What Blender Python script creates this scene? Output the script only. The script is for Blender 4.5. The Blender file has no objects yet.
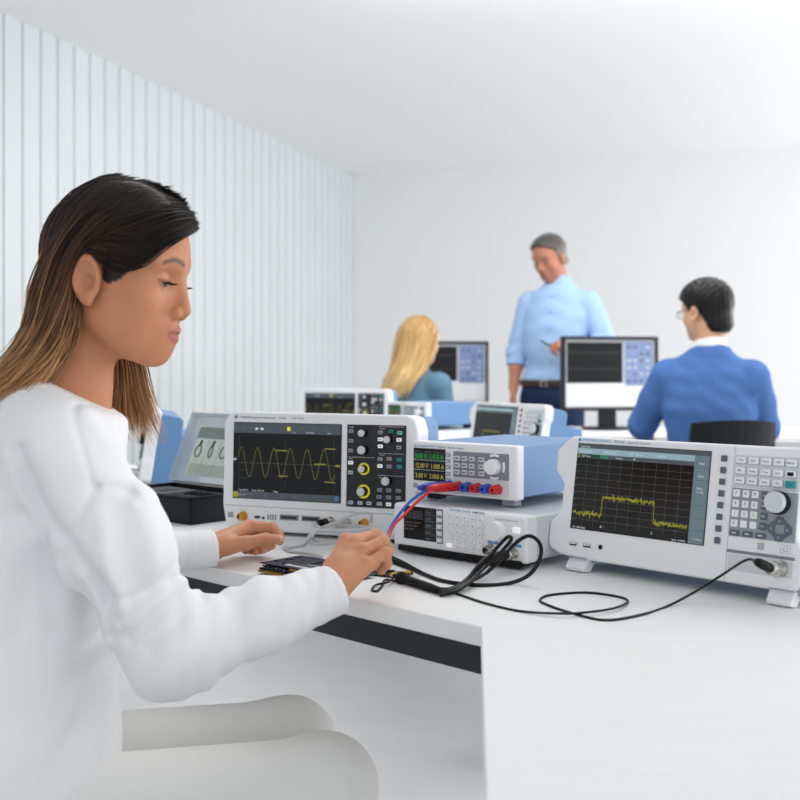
import bpy, bmesh, math, random
import numpy as np
from mathutils import Vector, Matrix
random.seed(7); RNG = np.random.RandomState(11)
SC = bpy.context.scene; COL = SC.collection
F_PX, HOR, CAM_Z = 1088.0, 368.6, 1.04       # focal length and horizon of the photograph, camera height
DESK = 0.74

def at(px, py, Y):
    """point at distance Y in front of the camera seen at photograph pixel px, py"""
    return np.array([(px-400)*Y/F_PX, Y, CAM_Z-(py-HOR)*Y/F_PX])
def desk(px, py, h=0.0):
    Y = (CAM_Z-DESK-h)*F_PX/(py-HOR)
    return at(px, py, Y)

# ------------------------------------------------------------------ materials
MATS = {}
def srgb(r, g, b):
    f = lambda c: (c/255/12.92) if c/255 <= .04045 else ((c/255+.055)/1.055)**2.4
    return (f(r), f(g), f(b), 1)
def mat(name, col=(200,200,200), rough=.5, metal=0., emit=0., bump=0., bscale=200., var=0., vscale=8., attr=None,
        sss=0., alpha=1., trans=0., stretch=None, spec=.5, coat=0.):
    if name in MATS: return MATS[name]
    m = bpy.data.materials.new(name); m.use_nodes = True
    nt = m.node_tree; N = nt.nodes; L = nt.links
    b = N['Principled BSDF']; c = srgb(*col)
    b.inputs['Base Color'].default_value = c
    b.inputs['Roughness'].default_value = rough; b.inputs['Metallic'].default_value = metal
    b.inputs['Specular IOR Level'].default_value = spec
    b.inputs['Coat Weight'].default_value = coat
    if trans: b.inputs['Transmission Weight'].default_value = trans
    if alpha < 1: b.inputs['Alpha'].default_value = alpha
    src = None
    if attr:
        a = N.new('ShaderNodeAttribute'); a.attribute_name = attr; src = a.outputs['Color']
    tc = N.new('ShaderNodeTexCoord'); vec = tc.outputs['Object']
    if stretch:
        mp = N.new('ShaderNodeMapping'); mp.inputs['Scale'].default_value = stretch
        L.new(vec, mp.inputs['Vector']); vec = mp.outputs['Vector']
    if var:
        nz = N.new('ShaderNodeTexNoise'); nz.inputs['Scale'].default_value = vscale; nz.inputs['Detail'].default_value = 4
        L.new(vec, nz.inputs['Vector'])
        rp = N.new('ShaderNodeMapRange'); rp.inputs['From Min'].default_value = .3; rp.inputs['From Max'].default_value = .7
        rp.inputs['To Min'].default_value = 1-var; rp.inputs['To Max'].default_value = 1+var
        L.new(nz.outputs['Fac'], rp.inputs['Value'])
        mx = N.new('ShaderNodeVectorMath'); mx.operation = 'SCALE'
        if src: L.new(src, mx.inputs[0])
        else: mx.inputs[0].default_value = c[:3]
        L.new(rp.outputs['Result'], mx.inputs['Scale']); src = mx.outputs['Vector']
    if src: L.new(src, b.inputs['Base Color'])
    if emit:
        b.inputs['Emission Strength'].default_value = emit; b.inputs['Emission Color'].default_value = c
    if sss:
        b.inputs['Subsurface Weight'].default_value = sss; b.inputs['Subsurface Radius'].default_value = (1., .35, .2)
        b.inputs['Subsurface Scale'].default_value = .006
    if bump:
        nb = N.new('ShaderNodeTexNoise'); nb.inputs['Scale'].default_value = bscale; nb.inputs['Detail'].default_value = 3
        L.new(vec, nb.inputs['Vector'])
        bp = N.new('ShaderNodeBump'); bp.inputs['Strength'].default_value = bump; bp.inputs['Distance'].default_value = .002
        L.new(nb.outputs['Fac'], bp.inputs['Height']); L.new(bp.outputs['Normal'], b.inputs['Normal'])
    MATS[name] = m; return m

M = dict(
 wall=mat('wall_paint', (232,233,234), .9, bump=.05, bscale=60), board=mat('wall_board', (212,216,218), .6, var=.02, vscale=3),
 gap=mat('board_gap', (132,136,140), .9), ceil=mat('ceiling_paint', (245,245,245), .9, bump=.03), floor=mat('floor_vinyl', (205,206,206), .45, var=.03, vscale=6),
 white=mat('white_plastic', (232,233,236), .42, bump=.03, bscale=900), offw=mat('light_grey_plastic', (205,208,212), .45, bump=.03, bscale=900),
 midg=mat('mid_grey_plastic', (150,155,163), .5), steel=mat('grey_panel', (124,130,140), .5), slate=mat('slate_button', (88,94,110), .45),
 char=mat('charcoal_panel', (48,50,54), .55, spec=.25, bump=.03, bscale=700), black=mat('black_plastic', (20,21,24), .5, spec=.22, bump=.04, bscale=500),
 rubber=mat('black_rubber', (12,12,13), .6, spec=.25), cable=mat('black_cable', (11,11,12), .42, spec=.3), gcable=mat('grey_cable', (186,188,190), .45),
 blue=mat('blue_case', (98,138,184), .5, bump=.05, bscale=1200), blued=mat('blue_label', (70,140,200), .6),
 teal=mat('teal_button', (28,150,160), .4), mint=mat('mint_button', (120,205,180), .4), green=mat('green_button', (38,140,105), .4),
 red=mat('red_plastic', (200,28,30), .35), lblue=mat('blue_plastic', (28,76,180), .35), redc=mat('red_lead', (205,30,45), .4), bluec=mat('blue_lead', (36,86,190), .4),
 chrome=mat('chrome', (200,198,192), .22, 1.), gold=mat('gold_contact', (222,170,80), .3, 1.), ink=mat('dark_ink', (60,62,66), .7), grey_ink=mat('grey_ink', (128,132,138), .7),
 logo=mat('blue_ink', (66,150,208), .7), white_ink=mat('white_ink', (225,225,225), .6),
 screen=mat('screen_glass', (13,13,14), .2, spec=.35), bar=mat('screen_status_bar', (64,72,80), .4, emit=.35), bar2=mat('screen_pale_bar', (128,150,160), .4, emit=.5),
 bar3=mat('screen_menu_bar', (88,106,114), .4, emit=.45), grid=mat('screen_graticule', (86,86,82), .5, emit=.25), trace=mat('yellow_trace', (158,150,42), .5, emit=.2), traced=mat('yellow_trace_dim', (128,124,66), .5, emit=.14),
 sgreen=mat('green_readout', (30,160,60), .5, emit=.3), sgreenbar=mat('green_row', (14,52,24), .5, emit=.3), syel=mat('yellow_readout', (186,172,80), .5, emit=.3), swhite=mat('screen_text', (190,196,200), .5, emit=.5),
 ring=mat('lit_yellow_ring', (225,218,50), .5, emit=.25), ledw=mat('lit_white_key', (240,242,244), .4, emit=.35),
 desk=mat('white_desk_top', (232,232,232), .5, var=.015, vscale=14, stretch=(1,14,1)), edge=mat('desk_edge', (214,214,214), .5), frame=mat('black_frame', (24,25,27), .5),
 pcb=mat('navy_board', (20,28,60), .5, spec=.3), pcb2=mat('dark_board', (30,44,36), .4), chip=mat('black_chip', (18,18,20), .35),
 clear=mat('clear_lid', (196,206,214), .25, alpha=.62), card=mat('printed_card', (205,216,206), .6, var=.03, vscale=40), cardd=mat('card_heading', (128,142,138), .6), cardl=mat('card_line', (150,162,152), .6),
 foam=mat('grey_foam', (98,102,106), .9, bump=.2, bscale=500), monb=mat('monitor_bezel', (34,36,42), .5, spec=.3),
 lcdw=mat('lit_pale_window', (208,210,212), .35, emit=.06), lcdb=mat('lit_dark_window', (20,21,21), .4, spec=.25), lcdblue=mat('lit_blue_panel', (112,130,168), .4, emit=.12),
 lcdl=mat('lit_grey_margin', (168,172,178), .35, emit=.08),
 skin=mat('skin', (200,150,120), .52, spec=.32, attr='tint', sss=.12, var=.03, vscale=60, bump=.05, bscale=900),
 knit=mat('white_jersey', (234,234,236), .9, bump=.22, bscale=1400, spec=.2), hair=mat('hair_strands', (60,40,30), .38, attr='tint', spec=.22),
 tealc=mat('teal_denim', (92,126,148), .85, bump=.2, bscale=600, spec=.2), shirt=mat('light_blue_shirt', (158,186,224), .8, bump=.12, bscale=500, spec=.2),
 bluek=mat('blue_knit', (78,114,172), .92, bump=.25, bscale=700, spec=.15, var=.04, vscale=30), jeans=mat('navy_denim', (34,50,80), .9, bump=.2, bscale=700, spec=.2),
 khaki=mat('pale_trouser_cloth', (226,225,223), .9, bump=.15, bscale=800, spec=.2), leather=mat('brown_leather', (62,36,28), .5), darkcloth=mat('dark_trouser_cloth', (44,46,54), .9, spec=.2),
 shoe=mat('dark_shoe', (40,36,34), .5), collar=mat('white_collar', (240,240,242), .8, spec=.2), lash=mat('dark_lash', (16,12,11), .5), glass=mat('spectacle_lens', (225,232,236), .1, alpha=.25),
 button_w=mat('shirt_button', (120,140,170), .4), pen=mat('dark_pen', (40,46,58), .35),
)

# ------------------------------------------------------------------ mesh building
class MB:
    def __init__(s): s.v = []; s.f = []; s.m = []; s.mats = []; s.sm = []
    def mi(s, m):
        if m not in s.mats: s.mats.append(m)
        return s.mats.index(m)
    def add(s, vs, fs, m, smooth=False):
        o = len(s.v); k = s.mi(m)
        s.v += [tuple(map(float, v)) for v in vs]
        for f in fs: s.f.append([i+o for i in f]); s.m.append(k); s.sm.append(smooth)
        return s
    def addbm(s, bm, m, mtx=None, smooth=False):
        bm.verts.ensure_lookup_table(); bm.verts.index_update()
        vs = [(mtx @ v.co if mtx else v.co) for v in bm.verts]
        s.add(vs, [[v.index for v in f.verts] for f in bm.faces], m, smooth); bm.free(); return s
    def box(s, x0, x1, y0, y1, z0, z1, m, bev=0., seg=2):
        bm = bmesh.new()
        bmesh.ops.create_cube(bm, size=1)
        for v in bm.verts: v.co = Vector(((x0+x1)/2+v.co.x*(x1-x0), (y0+y1)/2+v.co.y*(y1-y0), (z0+z1)/2+v.co.z*(z1-z0)))
        if bev:
            bev = min(bev, .49*min(abs(x1-x0), abs(y1-y0), abs(z1-z0)))
            bmesh.ops.bevel(bm, geom=bm.edges[:], offset=bev, segments=seg, profile=.5, affect='EDGES')
        return s.addbm(bm, m)
    def prism(s, pts, y0, y1, m, axis='y', bev=0., seg=2):
        """outline in two axes, pushed along the third"""
        def P(a, b, c): return {'y': (a, c, b), 'z': (a, b, c), 'x': (c, a, b)}[axis]
        bm = bmesh.new()
        A = [bm.verts.new(P(a, b, y0)) for a, b in pts]; B = [bm.verts.new(P(a, b, y1)) for a, b in pts]
        n = len(pts); bm.faces.new(A); bm.faces.new(B[::-1])
        for i in range(n): bm.faces.new((A[i], B[i], B[(i+1) % n], A[(i+1) % n]))
        bmesh.ops.recalc_face_normals(bm, faces=bm.faces[:])
        if bev: bmesh.ops.bevel(bm, geom=bm.edges[:], offset=bev, segments=seg, profile=.5, affect='EDGES', clamp_overlap=True)
        return s.addbm(bm, m)
    def lathe(s, c, axis, prof, m, n=24):
        """profile of (radius, height) spun round axis at c; closed at the ends"""
        a = Vector(axis).normalized(); q = a.to_track_quat('Z', 'Y').to_matrix(); c = Vector(c)
        vs = []; fs = []
        for r, h in prof:
            for i in range(n):
                t = 2*math.pi*i/n; vs.append(c+q @ Vector((r*math.cos(t), r*math.sin(t), h)))
        for j in range(len(prof)-1):
            for i in range(n): fs.append((j*n+i, j*n+(i+1) % n, (j+1)*n+(i+1) % n, (j+1)*n+i))
        fs.append(list(range(n))[::-1]); fs.append([(len(prof)-1)*n+i for i in range(n)])
        return s.add(vs, fs, m, False)
    def tube(s, pts, r, m, n=8, taper=None):
        P = [Vector(p) for p in pts]; vs = []; fs = []
        up = Vector((.013, .027, 1)); k = len(P)
        T = [(P[min(i+1, k-1)]-P[max(i-1, 0)]).normalized() for i in range(k)]
        X = T[0].cross(up).normalized()
        if X.length < .1: X = Vector((1, 0, 0))
        for i in range(k):
            X = (X-T[i]*X.dot(T[i])).normalized(); Y = T[i].cross(X)
            rr = r if taper is None else r*taper[i]
            for j in range(n):
                t = 2*math.pi*j/n; vs.append(P[i]+(X*math.cos(t)+Y*math.sin(t))*rr)
        for i in range(k-1):
            for j in range(n): fs.append((i*n+j, i*n+(j+1) % n, (i+1)*n+(j+1) % n, (i+1)*n+j))
        fs.append(list(range(n))[::-1]); fs.append([(k-1)*n+j for j in range(n)])
        return s.add(vs, fs, m, True)
    def text(s, body, x, y, z, h, m, w=None, align='LEFT', bold=False):
        """lettering on a front panel (x right, z up), h = capital height, w = forced width"""
        cu = bpy.data.curves.new('lettering', 'FONT'); cu.body = body; cu.size = 1.; cu.align_x = align; cu.resolution_u = 2
        if bold: cu.offset = .012
        o = bpy.data.objects.new('lettering', cu); COL.objects.link(o)
        me = bpy.data.meshes.new_from_object(o.evaluated_get(bpy.context.evaluated_depsgraph_get()))
        bpy.data.objects.remove(o); bpy.data.curves.remove(cu)
        if len(me.vertices):
            k = h/.7; xs = [v.co.x for v in me.vertices]; kx = k if w is None else w/(max(xs)-min(xs))
            s.add([(x+v.co.x*kx, y, z+v.co.y*k) for v in me.vertices], [list(p.vertices) for p in me.polygons], m)
        bpy.data.meshes.remove(me); return s
    def plate(s, x0, x1, z0, z1, y, m):
        return s.add([(x0, y, z0), (x1, y, z0), (x1, y, z1), (x0, y, z1)], [(0, 1, 2, 3)], m)
    def line(s, pts, w, y, m):
        """flat line of width w drawn on a panel"""
        vs = []; n = len(pts); p = [Vector(q) for q in pts]
        for i in range(n):
            t = (p[min(i+1, n-1)]-p[max(i-1, 0)]).normalized(); q = Vector((-t.y, t.x))*w/2
            vs += [(p[i].x+q.x, y, p[i].y+q.y), (p[i].x-q.x, y, p[i].y-q.y)]
        return s.add(vs, [(2*i, 2*i+1, 2*i+3, 2*i+2) for i in range(n-1)], m)
    def mesh(s, name):
        me = bpy.data.meshes.new(name); me.from_pydata(s.v, [], s.f)
        for m in s.mats: me.materials.append(m)
        me.polygons.foreach_set('material_index', s.m); me.polygons.foreach_set('use_smooth', s.sm); me.update(); return me
    def build(s, name, parent=None, smooth_angle=True):
        me = s.mesh(name); o = bpy.data.objects.new(name, me); COL.objects.link(o)
        if parent: o.parent = parent
        return o

def tag(o, label=None, cat=None, group=None, kind=None):
    if label: o['label'] = label
    if cat: o['category'] = cat
    if group: o['group'] = group
    if kind: o['kind'] = kind
    return o
def empty(name, loc, mtx=None):
    o = bpy.data.objects.new(name, None); COL.objects.link(o); o.empty_display_size = .05
    if mtx is not None: o.matrix_world = Matrix.Translation(Vector(loc)) @ mtx.to_4x4()
    else: o.location = loc
    return o
def inst(me, name, parent, loc=(0,0,0)):
    o = bpy.data.objects.new(name, me); COL.objects.link(o); o.parent = parent; o.location = loc; return o
def copy_tree(o, parent=None):
    c = o.copy(); COL.objects.link(c)
    if parent: c.parent = parent
    for ch in list(o.children): copy_tree(ch, c)
    return c
def frame_mtx(yaw, pitch):
    c, s = math.cos(yaw), math.sin(yaw); ex = Vector((c, s, 0)); n = Vector((-s, c, 0))
    ez = Vector((0, 0, 1))*math.cos(pitch)+n*math.sin(pitch); ey = ez.cross(ex)
    return Matrix((ex, ey, ez)).transposed()
def crom(pts, k=8, closed=False):
    P = np.array(pts, float); out = []; n = len(P)
    for i in range(n-1):
        a, b, c, d = P[max(i-1, 0)], P[i], P[i+1], P[min(i+2, n-1)]
        for t in np.arange(k)/k:
            out.append(.5*((2*b)+(-a+c)*t+(2*a-5*b+4*c-d)*t*t+(-a+3*b-3*c+d)*t**3))
    out.append(P[-1]); return np.array(out)
# ------------------------------------------------------------------ the room
def structure(o): o['kind'] = 'structure'; return o
CEIL = 2.75
CX, CY = -.415, 9.6; YW = math.radians(-18.8)
dw = Vector((math.cos(YW), math.sin(YW), 0))          # along the back wall, to the right
dl = Vector((math.sin(YW), -math.cos(YW), 0))         # along the boarded wall, towards the camera
cor = Vector((CX, CY, 0))
b = MB(); b.add([(-9,-4,0),(12,-4,0),(12,13,0),(-9,13,0)], [(0,1,2,3)], M['floor']); structure(b.build('floor'))
b = MB()
q = [cor-dl*.1+dw*(-.1), cor+dw*9-dl*.1, cor+dw*9-dl*.25, cor-dl*.25-dw*.1]
b.prism([(p.x, p.y) for p in [cor+dw*-.1, cor+dw*9, cor+dw*9-dl*.15, cor-dl*.15-dw*.1]], 0, CEIL, M['wall'], 'z'); structure(b.build('wall_back'))
b = MB(); LW = 14.5; pitch_b = .14
ex = [cor, cor+dl*LW, cor+dl*LW-dw*.06, cor-dw*.06]
b.prism([((p-dw*.012).x, (p-dw*.012).y) for p in ex], 0, CEIL, M['gap'], 'z')
k = 0
while k*pitch_b < LW-.01:
    a0 = cor+dl*(k*pitch_b+.004); a1 = cor+dl*((k+1)*pitch_b-.004)
    pts = [a0-dw*.014, a0+dl*.003, a1-dl*.003, a1-dw*.014]
    b.prism([(p.x, p.y) for p in pts], 0, CEIL, M['board'], 'z'); k += 1
structure(b.build('wall_left'))
b = MB(); b.prism([(p.x, p.y) for p in [cor+dw*-.06, cor+dw*9, cor+dw*9+dl*LW, cor+dl*LW-dw*.06]], CEIL, CEIL+.1, M['ceil'], 'z'); structure(b.build('ceiling'))

# ------------------------------------------------------------------ benches
def bench(name, poly, label, group=None, legs=(), cat='desk', fm=None):
    fm = fm or M['frame']
    cx = sum(p[0] for p in poly)/len(poly); cy = sum(p[1] for p in poly)/len(poly)
    r = empty(name, (cx, cy, 0)); tag(r, label, cat, group)
    rel = [(p[0]-cx, p[1]-cy) for p in poly]
    t = MB().prism(rel, DESK-.024, DESK, M['desk'], 'z', bev=.0015, seg=1); t.build('desk_top', r)
    b = MB(); n = len(rel); s = .93
    inn = []
    for i in range(n):                                  # inset outline for the frame under the top
        a, c, d = Vector(rel[i-1]), Vector(rel[i]), Vector(rel[(i+1) % n])
        e1 = (c-a).normalized(); e2 = (d-c).normalized(); n1 = Vector((-e1.y, e1.x)); n2 = Vector((-e2.y, e2.x))
        area = sum(rel[j-1][0]*rel[j][1]-rel[j][0]*rel[j-1][1] for j in range(n)); sg = 1 if area > 0 else -1
        m_ = (n1+n2); m_ = m_/max(.3, m_.length_squared/2)
        inn.append(c+m_*.022*sg)
    for i in range(n):
        a, c = inn[i], inn[(i+1) % n]; e = (c-a).normalized(); nn = Vector((-e.y, e.x))
        area = sum(rel[j-1][0]*rel[j][1]-rel[j][0]*rel[j-1][1] for j in range(n)); sg = 1 if area > 0 else -1
        b.prism([tuple(a), tuple(c), tuple(c+nn*.03*sg), tuple(a+nn*.03*sg)], DESK-.064, DESK-.024, fm, 'z')
    b.build('under_frame', r)
    for x, y in legs:
        MB().box(x-cx-.03, x-cx+.03, y-cy-.03, y-cy+.03, 0, DESK-.064, M['frame'], .003).build('leg', r)
    return r
bench('lab_bench', [(-1.65,3.01),(.094,1.266),(.05,.62),(1.4,.62),(1.4,1.16),(-1.05,3.61)],
      'white lab bench carrying the large instruments, the circuit board and the cables', legs=[(-1.5,2.98),(.2,1.42),(.12,.72),(1.3,.72),(1.3,1.12),(-1.05,3.45)])
bench('lab_bench', [(-.66,4.56),(.27,2.72),(1.0,3.05),(.02,4.84)],
      'white lab bench behind, carrying the second row of blue cased instruments', legs=[(-.58,4.52),(.3,2.85),(.88,3.07),(0,4.74)])
bench('office_desk', [(.6,4.86),(2.4,4.70),(2.47,5.50),(.67,5.66)], fm=M['edge'], label=
      'white desk with the monitor in front of the person in blue knitwear', legs=[(.7,4.95),(2.3,4.8),(2.37,5.4),(.75,5.55)])
bench('office_desk', [(-.62,5.88),(.50,5.84),(.52,6.58),(-.6,6.62)], fm=M['edge'], label=
      'white desk with the monitor beside the long blonde haired person', legs=[(-.5,5.98),(.42,5.95),(.44,6.48),(-.5,6.5)])

# ------------------------------------------------------------------ instruments
mm = .001
def rbox_mesh(name, w, h, d, m, bev=.0012, cap=None, capm=None, n=0):
    b = MB().box(-w/2, w/2, -d, 0, -h/2, h/2, m, bev)
    if cap: b.plate(-w*.28, w*.28, -h*.12, h*.14, -d-.0002, capm or M['ink'])
    return b.mesh(name)
def knob_mesh(name, r, d, m, skirt=None):
    b = MB()
    if skirt:
        b.lathe((0,0,0), (0,-1,0), [(r*1.12, 0), (r*1.10, d*.95)], skirt, 28); b.lathe((0,-d*.95,0), (0,-1,0), [(r*.98, 0), (r*.95, d*.25), (r*.82, d*.32)], m, 28)
        return b.mesh(name)
    if skirt: b.lathe((0,0,0), (0,-1,0), [(r*1.18, 0), (r*1.18, d*.25), (r*1.1, d*.3)], skirt, 24)
    b.lathe((0,0,0), (0,-1,0), [(r, 0), (r*.98, d*.8), (r*.93, d*.95), (r*.8, d)], m, 28)
    return b.mesh(name)
def bnc(parent, u, v, y=0., core=None):
    b = MB(); b.lathe((u, y, v), (0,-1,0), [(.0085, 0), (.0085, .003), (.0062, .003), (.0062, .015), (.0048, .015), (.0048, .004), (.002, .004), (.002, .012)], core or M['chrome'], 20)
    b.box(u-.0015, u+.0015, y-.012, y-.009, v-.0078, v+.0078, core or M['chrome'])
    return b.build('coaxial_socket', parent)

SCREEN_W = .217
def make_scope(pos, yaw, pitch):
    """origin of the layout = lower left corner of the screen; u right, v up"""
    U0, V0 = .16, -.068
    fm = frame_mtx(yaw, pitch)
    base = Vector(pos)+fm @ Vector((U0, .05, V0))
    r = empty('oscilloscope', base, fm)
    def P(o): o.location = o.location-Vector((U0, .05, V0)); return o
    x = lambda a: a*mm
    out = [(-4,156),(343,155),(357,148),(363,128),(363,-50),(355,-58),(-6,-58),(-15,-48),(-22,-15),(-22,134),(-16,147)]
    P(MB().prism([(x(a), x(c)) for a, c in out], 0, .05, M['white'], bev=.003).build('front_housing', r))
    bk = [(0,152),(338,152),(349,140),(356,-40),(347,-54),(5,-54),(-8,-40),(-10,140)]
    P(MB().prism([(x(a), x(c)) for a, c in bk], .048, .135, M['blue'], bev=.004).build('rear_case', r))
    P(MB().prism([(x(a), x(c)) for a, c in [(40,110),(320,110),(330,95),(330,-40),(20,-40),(20,95)]], .13, .16, M['blue'], bev=.004).build('rear_cover', r))
    s = MB(); s.box(-.001, .219, -.0012, .001, -.0015, .1375, M['screen'], .0008)
    y = -.0014
    s.plate(.0, .217, .118, .136, y, M['bar']); s.plate(.0, .217, 0, .012, y, M['bar'])
    scr = P(s.build('screen', r))
    g = MB()
    for i in range(11): g.line([(.012+i*.0193, .018), (.012+i*.0193, .116)], .0003, y-.0001, M['grid']) if i in (0, 5, 10) else None
    g.line([(.012, .064), (.207, .064)], .0006, y-.0001, M['grid'])
    g.line([(.012, .036), (.03, .036)], .0005, y-.0001, M['grid']); g.line([(.012, .05), (.03, .05)], .0005, y-.0001, M['grid'])
    o = g.build('graticule', scr)
    w = MB()
    ts = np.linspace(.010, .207, 260)
    w.line([(t, .0655+.0265*math.sin(2*math.pi*(t-.0085)/.0337)) for t in ts], .0009, y-.0003, M['traced'])
    for a, c, z in [(.086,.112,.088),(.094,.113,.0425),(.187,.208,.0935),(.166,.19,.066),(.187,.208,.035)]:
        w.line([(a, z), (c, z)], .0016, y-.0003, M['trace'])
    w.plate(.208, .217, .0625, .066, y-.0003, M['trace']); w.plate(0, .011, .001, .011, y-.0003, M['trace']); w.plate(.001, .006, .068, .0715, y-.0003, M['swhite'])
    w.build('waveform_trace', scr)
    t = MB()
    for i, (a, c) in enumerate([(.004,.125),(.020,.125),(.032,.125),(.045,.124),(.056,.124),(.138,.126),(.160,.126),(.184,.126)]): t.plate(a, a+.006, c, c+.004, y-.0003, M['swhite'] if i in (3, 4) else M['grid'])
    t.lathe((.114, y, .127), (0,-1,0), [(.004, 0), (.004, .0004)], M['ring'], 16)
    t.text('200 MSa/s', .148, y-.0003, .1195, .003, M['swhite']); t.text('Run', .192, y-.0003, .1195, .003, M['swhite']); t.text('1 ms', .119, y-.0003, .1195, .003, M['swhite'])
    t2 = MB()
    t2.text('Vpp: 5.02 V', .012, y-.0003, .013, .003, M['swhite']); t2.text('Freq: 1.00 kHz', .04, y-.0003, .013, .003, M['swhite']); t2.text('Mean', .085, y-.0003, .0125, .003, M['swhite']); t2.text('C1: 1 V', .012, y-.0003, .004, .0035, M['swhite'])
    for a in (.034, .066, .1, .125): t2.plate(a, a+.007, .003, .009, y-.0003, M['grid'])
    t2.add([(.206, y-.0003, .007), (.211, y-.0003, .002), (.215, y-.0003, .007), (.211, y-.0003, .012)], [(0, 1, 2, 3)], M['blued'])
    t.build('status_readouts', scr); t2.build('measurement_readouts', scr)
    pn = MB(); pn.box(.2295, .3415, -.0012, .001, -.0055, .1375, M['char'], .0008)
    for a, c, z in [(.233,.283,.0805),(.29,.338,.0885),(.29,.338,.0505),(.29,.338,.1345)]: pn.plate(a, c, z, z+.0005, -.0014, M['white_ink'])
    for w_, a, z in [('Trigger',.234,.132),('Vertical',.292,.1305),('Horiz.',.234,.077),('Analysis',.292,.085),('Action',.292,.046)]: pn.text(w_, a, -.0015, z, .0022, M['white_ink'])
    pn = P(pn.build('control_panel', r))
    bs = {}
    def btn(u, v, m, w=9, h=6):
        key = (m.name, w, h)
        if key not in bs: bs[key] = rbox_mesh('button', x(w), x(h), .003, m, .0009, True)
        inst(bs[key], 'button', pn, (x(u), -.001, x(v)))
    W, D, LIT = M['offw'], M['midg'], M['ledw']
    for v in (126, 109, 92): btn(238, v, D)
    btn(238, 71, LIT); btn(238, 54, W)
    for u, v, m in [(294,125,D),(314,127,M['green']),(330,125,M['mint']),(294,113,LIT),(329,113,LIT),(294,101,LIT),(329,100,D),
                    (294,79,D),(311,80,D),(330,79,M['teal']),(294,67,LIT),(311,67,D),(330,67,M['teal']),
                    (294,26,D),(311,26,D),(329,26,D),(293,14,D),(311,14,D),(329,14,D),(239,2,W),(257,2,W),(274,2,W),(294,2,W),(311,2,LIT),(329,2,W)]: btn(u, v, m)
    k1 = knob_mesh('knob', .0062, .011, M['offw'], M['black']); k2 = knob_mesh('knob', .0075, .012, M['offw'], M['black'])
    for u, v, me in [(262,123,k1),(263,94,k2),(263,61,k1),(263,22,k2),(310,113,k1),(309,42,k2)]:
        o = inst(me, 'knob', pn, (x(u), -.001, x(v)))
        if (u, v) in ((263,61),(263,22)):
            R = .0105 if v > 30 else .012; MB().lathe((0, 0, 0), (0,-1,0), [(R, 0), (R, .0012), (R-.0018, .0012), (R-.0018, .0002)], M['ring'], 32).build('lit_ring', o)
    sh = MB(); sh.prism([(x(a), x(c)) for a, c in [(-17,-14),(360,-14),(360,-52),(-12,-52)]], -.0012, .001, M['white'], bev=.0008)
    sh.plate(-.017, .360, -.0150, -.0142, -.0016, M['grey_ink'])
    for w_, a, z, h in [('Ch1 / Ref',.016,-.0235,.0022),('Aux Out',.066,-.0235,.0022),('Logic  D7 - D0',.102,-.0225,.0022)]: sh.text(w_, a, -.0014, z, h, M['grey_ink'])
    for i in range(4): sh.plate(.073+i*.005, .076+i*.005, -.037, -.027, -.0014, M['grey_ink'])
    sh.plate(.046, .058, -.036, -.031, -.0014, M['ink']); sh.plate(.062, .067, -.037, -.032, -.0014, M['ink'])
    sh.plate(-.010, .002, -.037, -.027, -.0014, M['midg'])
    P(sh.build('lower_strip', r))
    for a in (.099, .143): P(MB().box(a, a+.037, -.0035, .002, -.0355, -.026, M['grey_ink'], .001).box(a+.003, a+.034, -.0040, .001, -.033, -.0285, M['char'], .0006).build('logic_port', r))
    for u, c in [(23, M['gold']), (200, M['chrome']), (232, M['chrome']), (266, M['gold'])]: P(bnc(r, x(u), -.033, -.001, c))
    lg = MB(); d_ = .0042
    lg.add([(x(4)-d_, -.0014, x(147)), (x(4), -.0014, x(147)-d_), (x(4)+d_, -.0014, x(147)), (x(4), -.0014, x(147)+d_)], [(0, 1, 2, 3)], M['grey_ink'])
    lg.text('RTB2004 Digital Oscilloscope', .013, -.0004, .1445, .0038, M['ink'], w=.071); lg.text('300 MHz', .093, -.0004, .1445, .0036, M['ink'], w=.015); lg.text('1.25 GSa/s', .118, -.0004, .1445, .0036, M['ink'], w=.024)
    for v in lg.v: pass
    P(lg.build('lettering', r))
    for u in (15, 330): P(MB().box(x(u)-.015, x(u)+.015, .006, .03, -.0638, -.056, M['rubber'], .002).build('foot', r)); P(MB().box(x(u)-.015, x(u)+.015, .11, .13, -.0608, -.05, M['rubber'], .002).build('foot', r))
    return r

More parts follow.
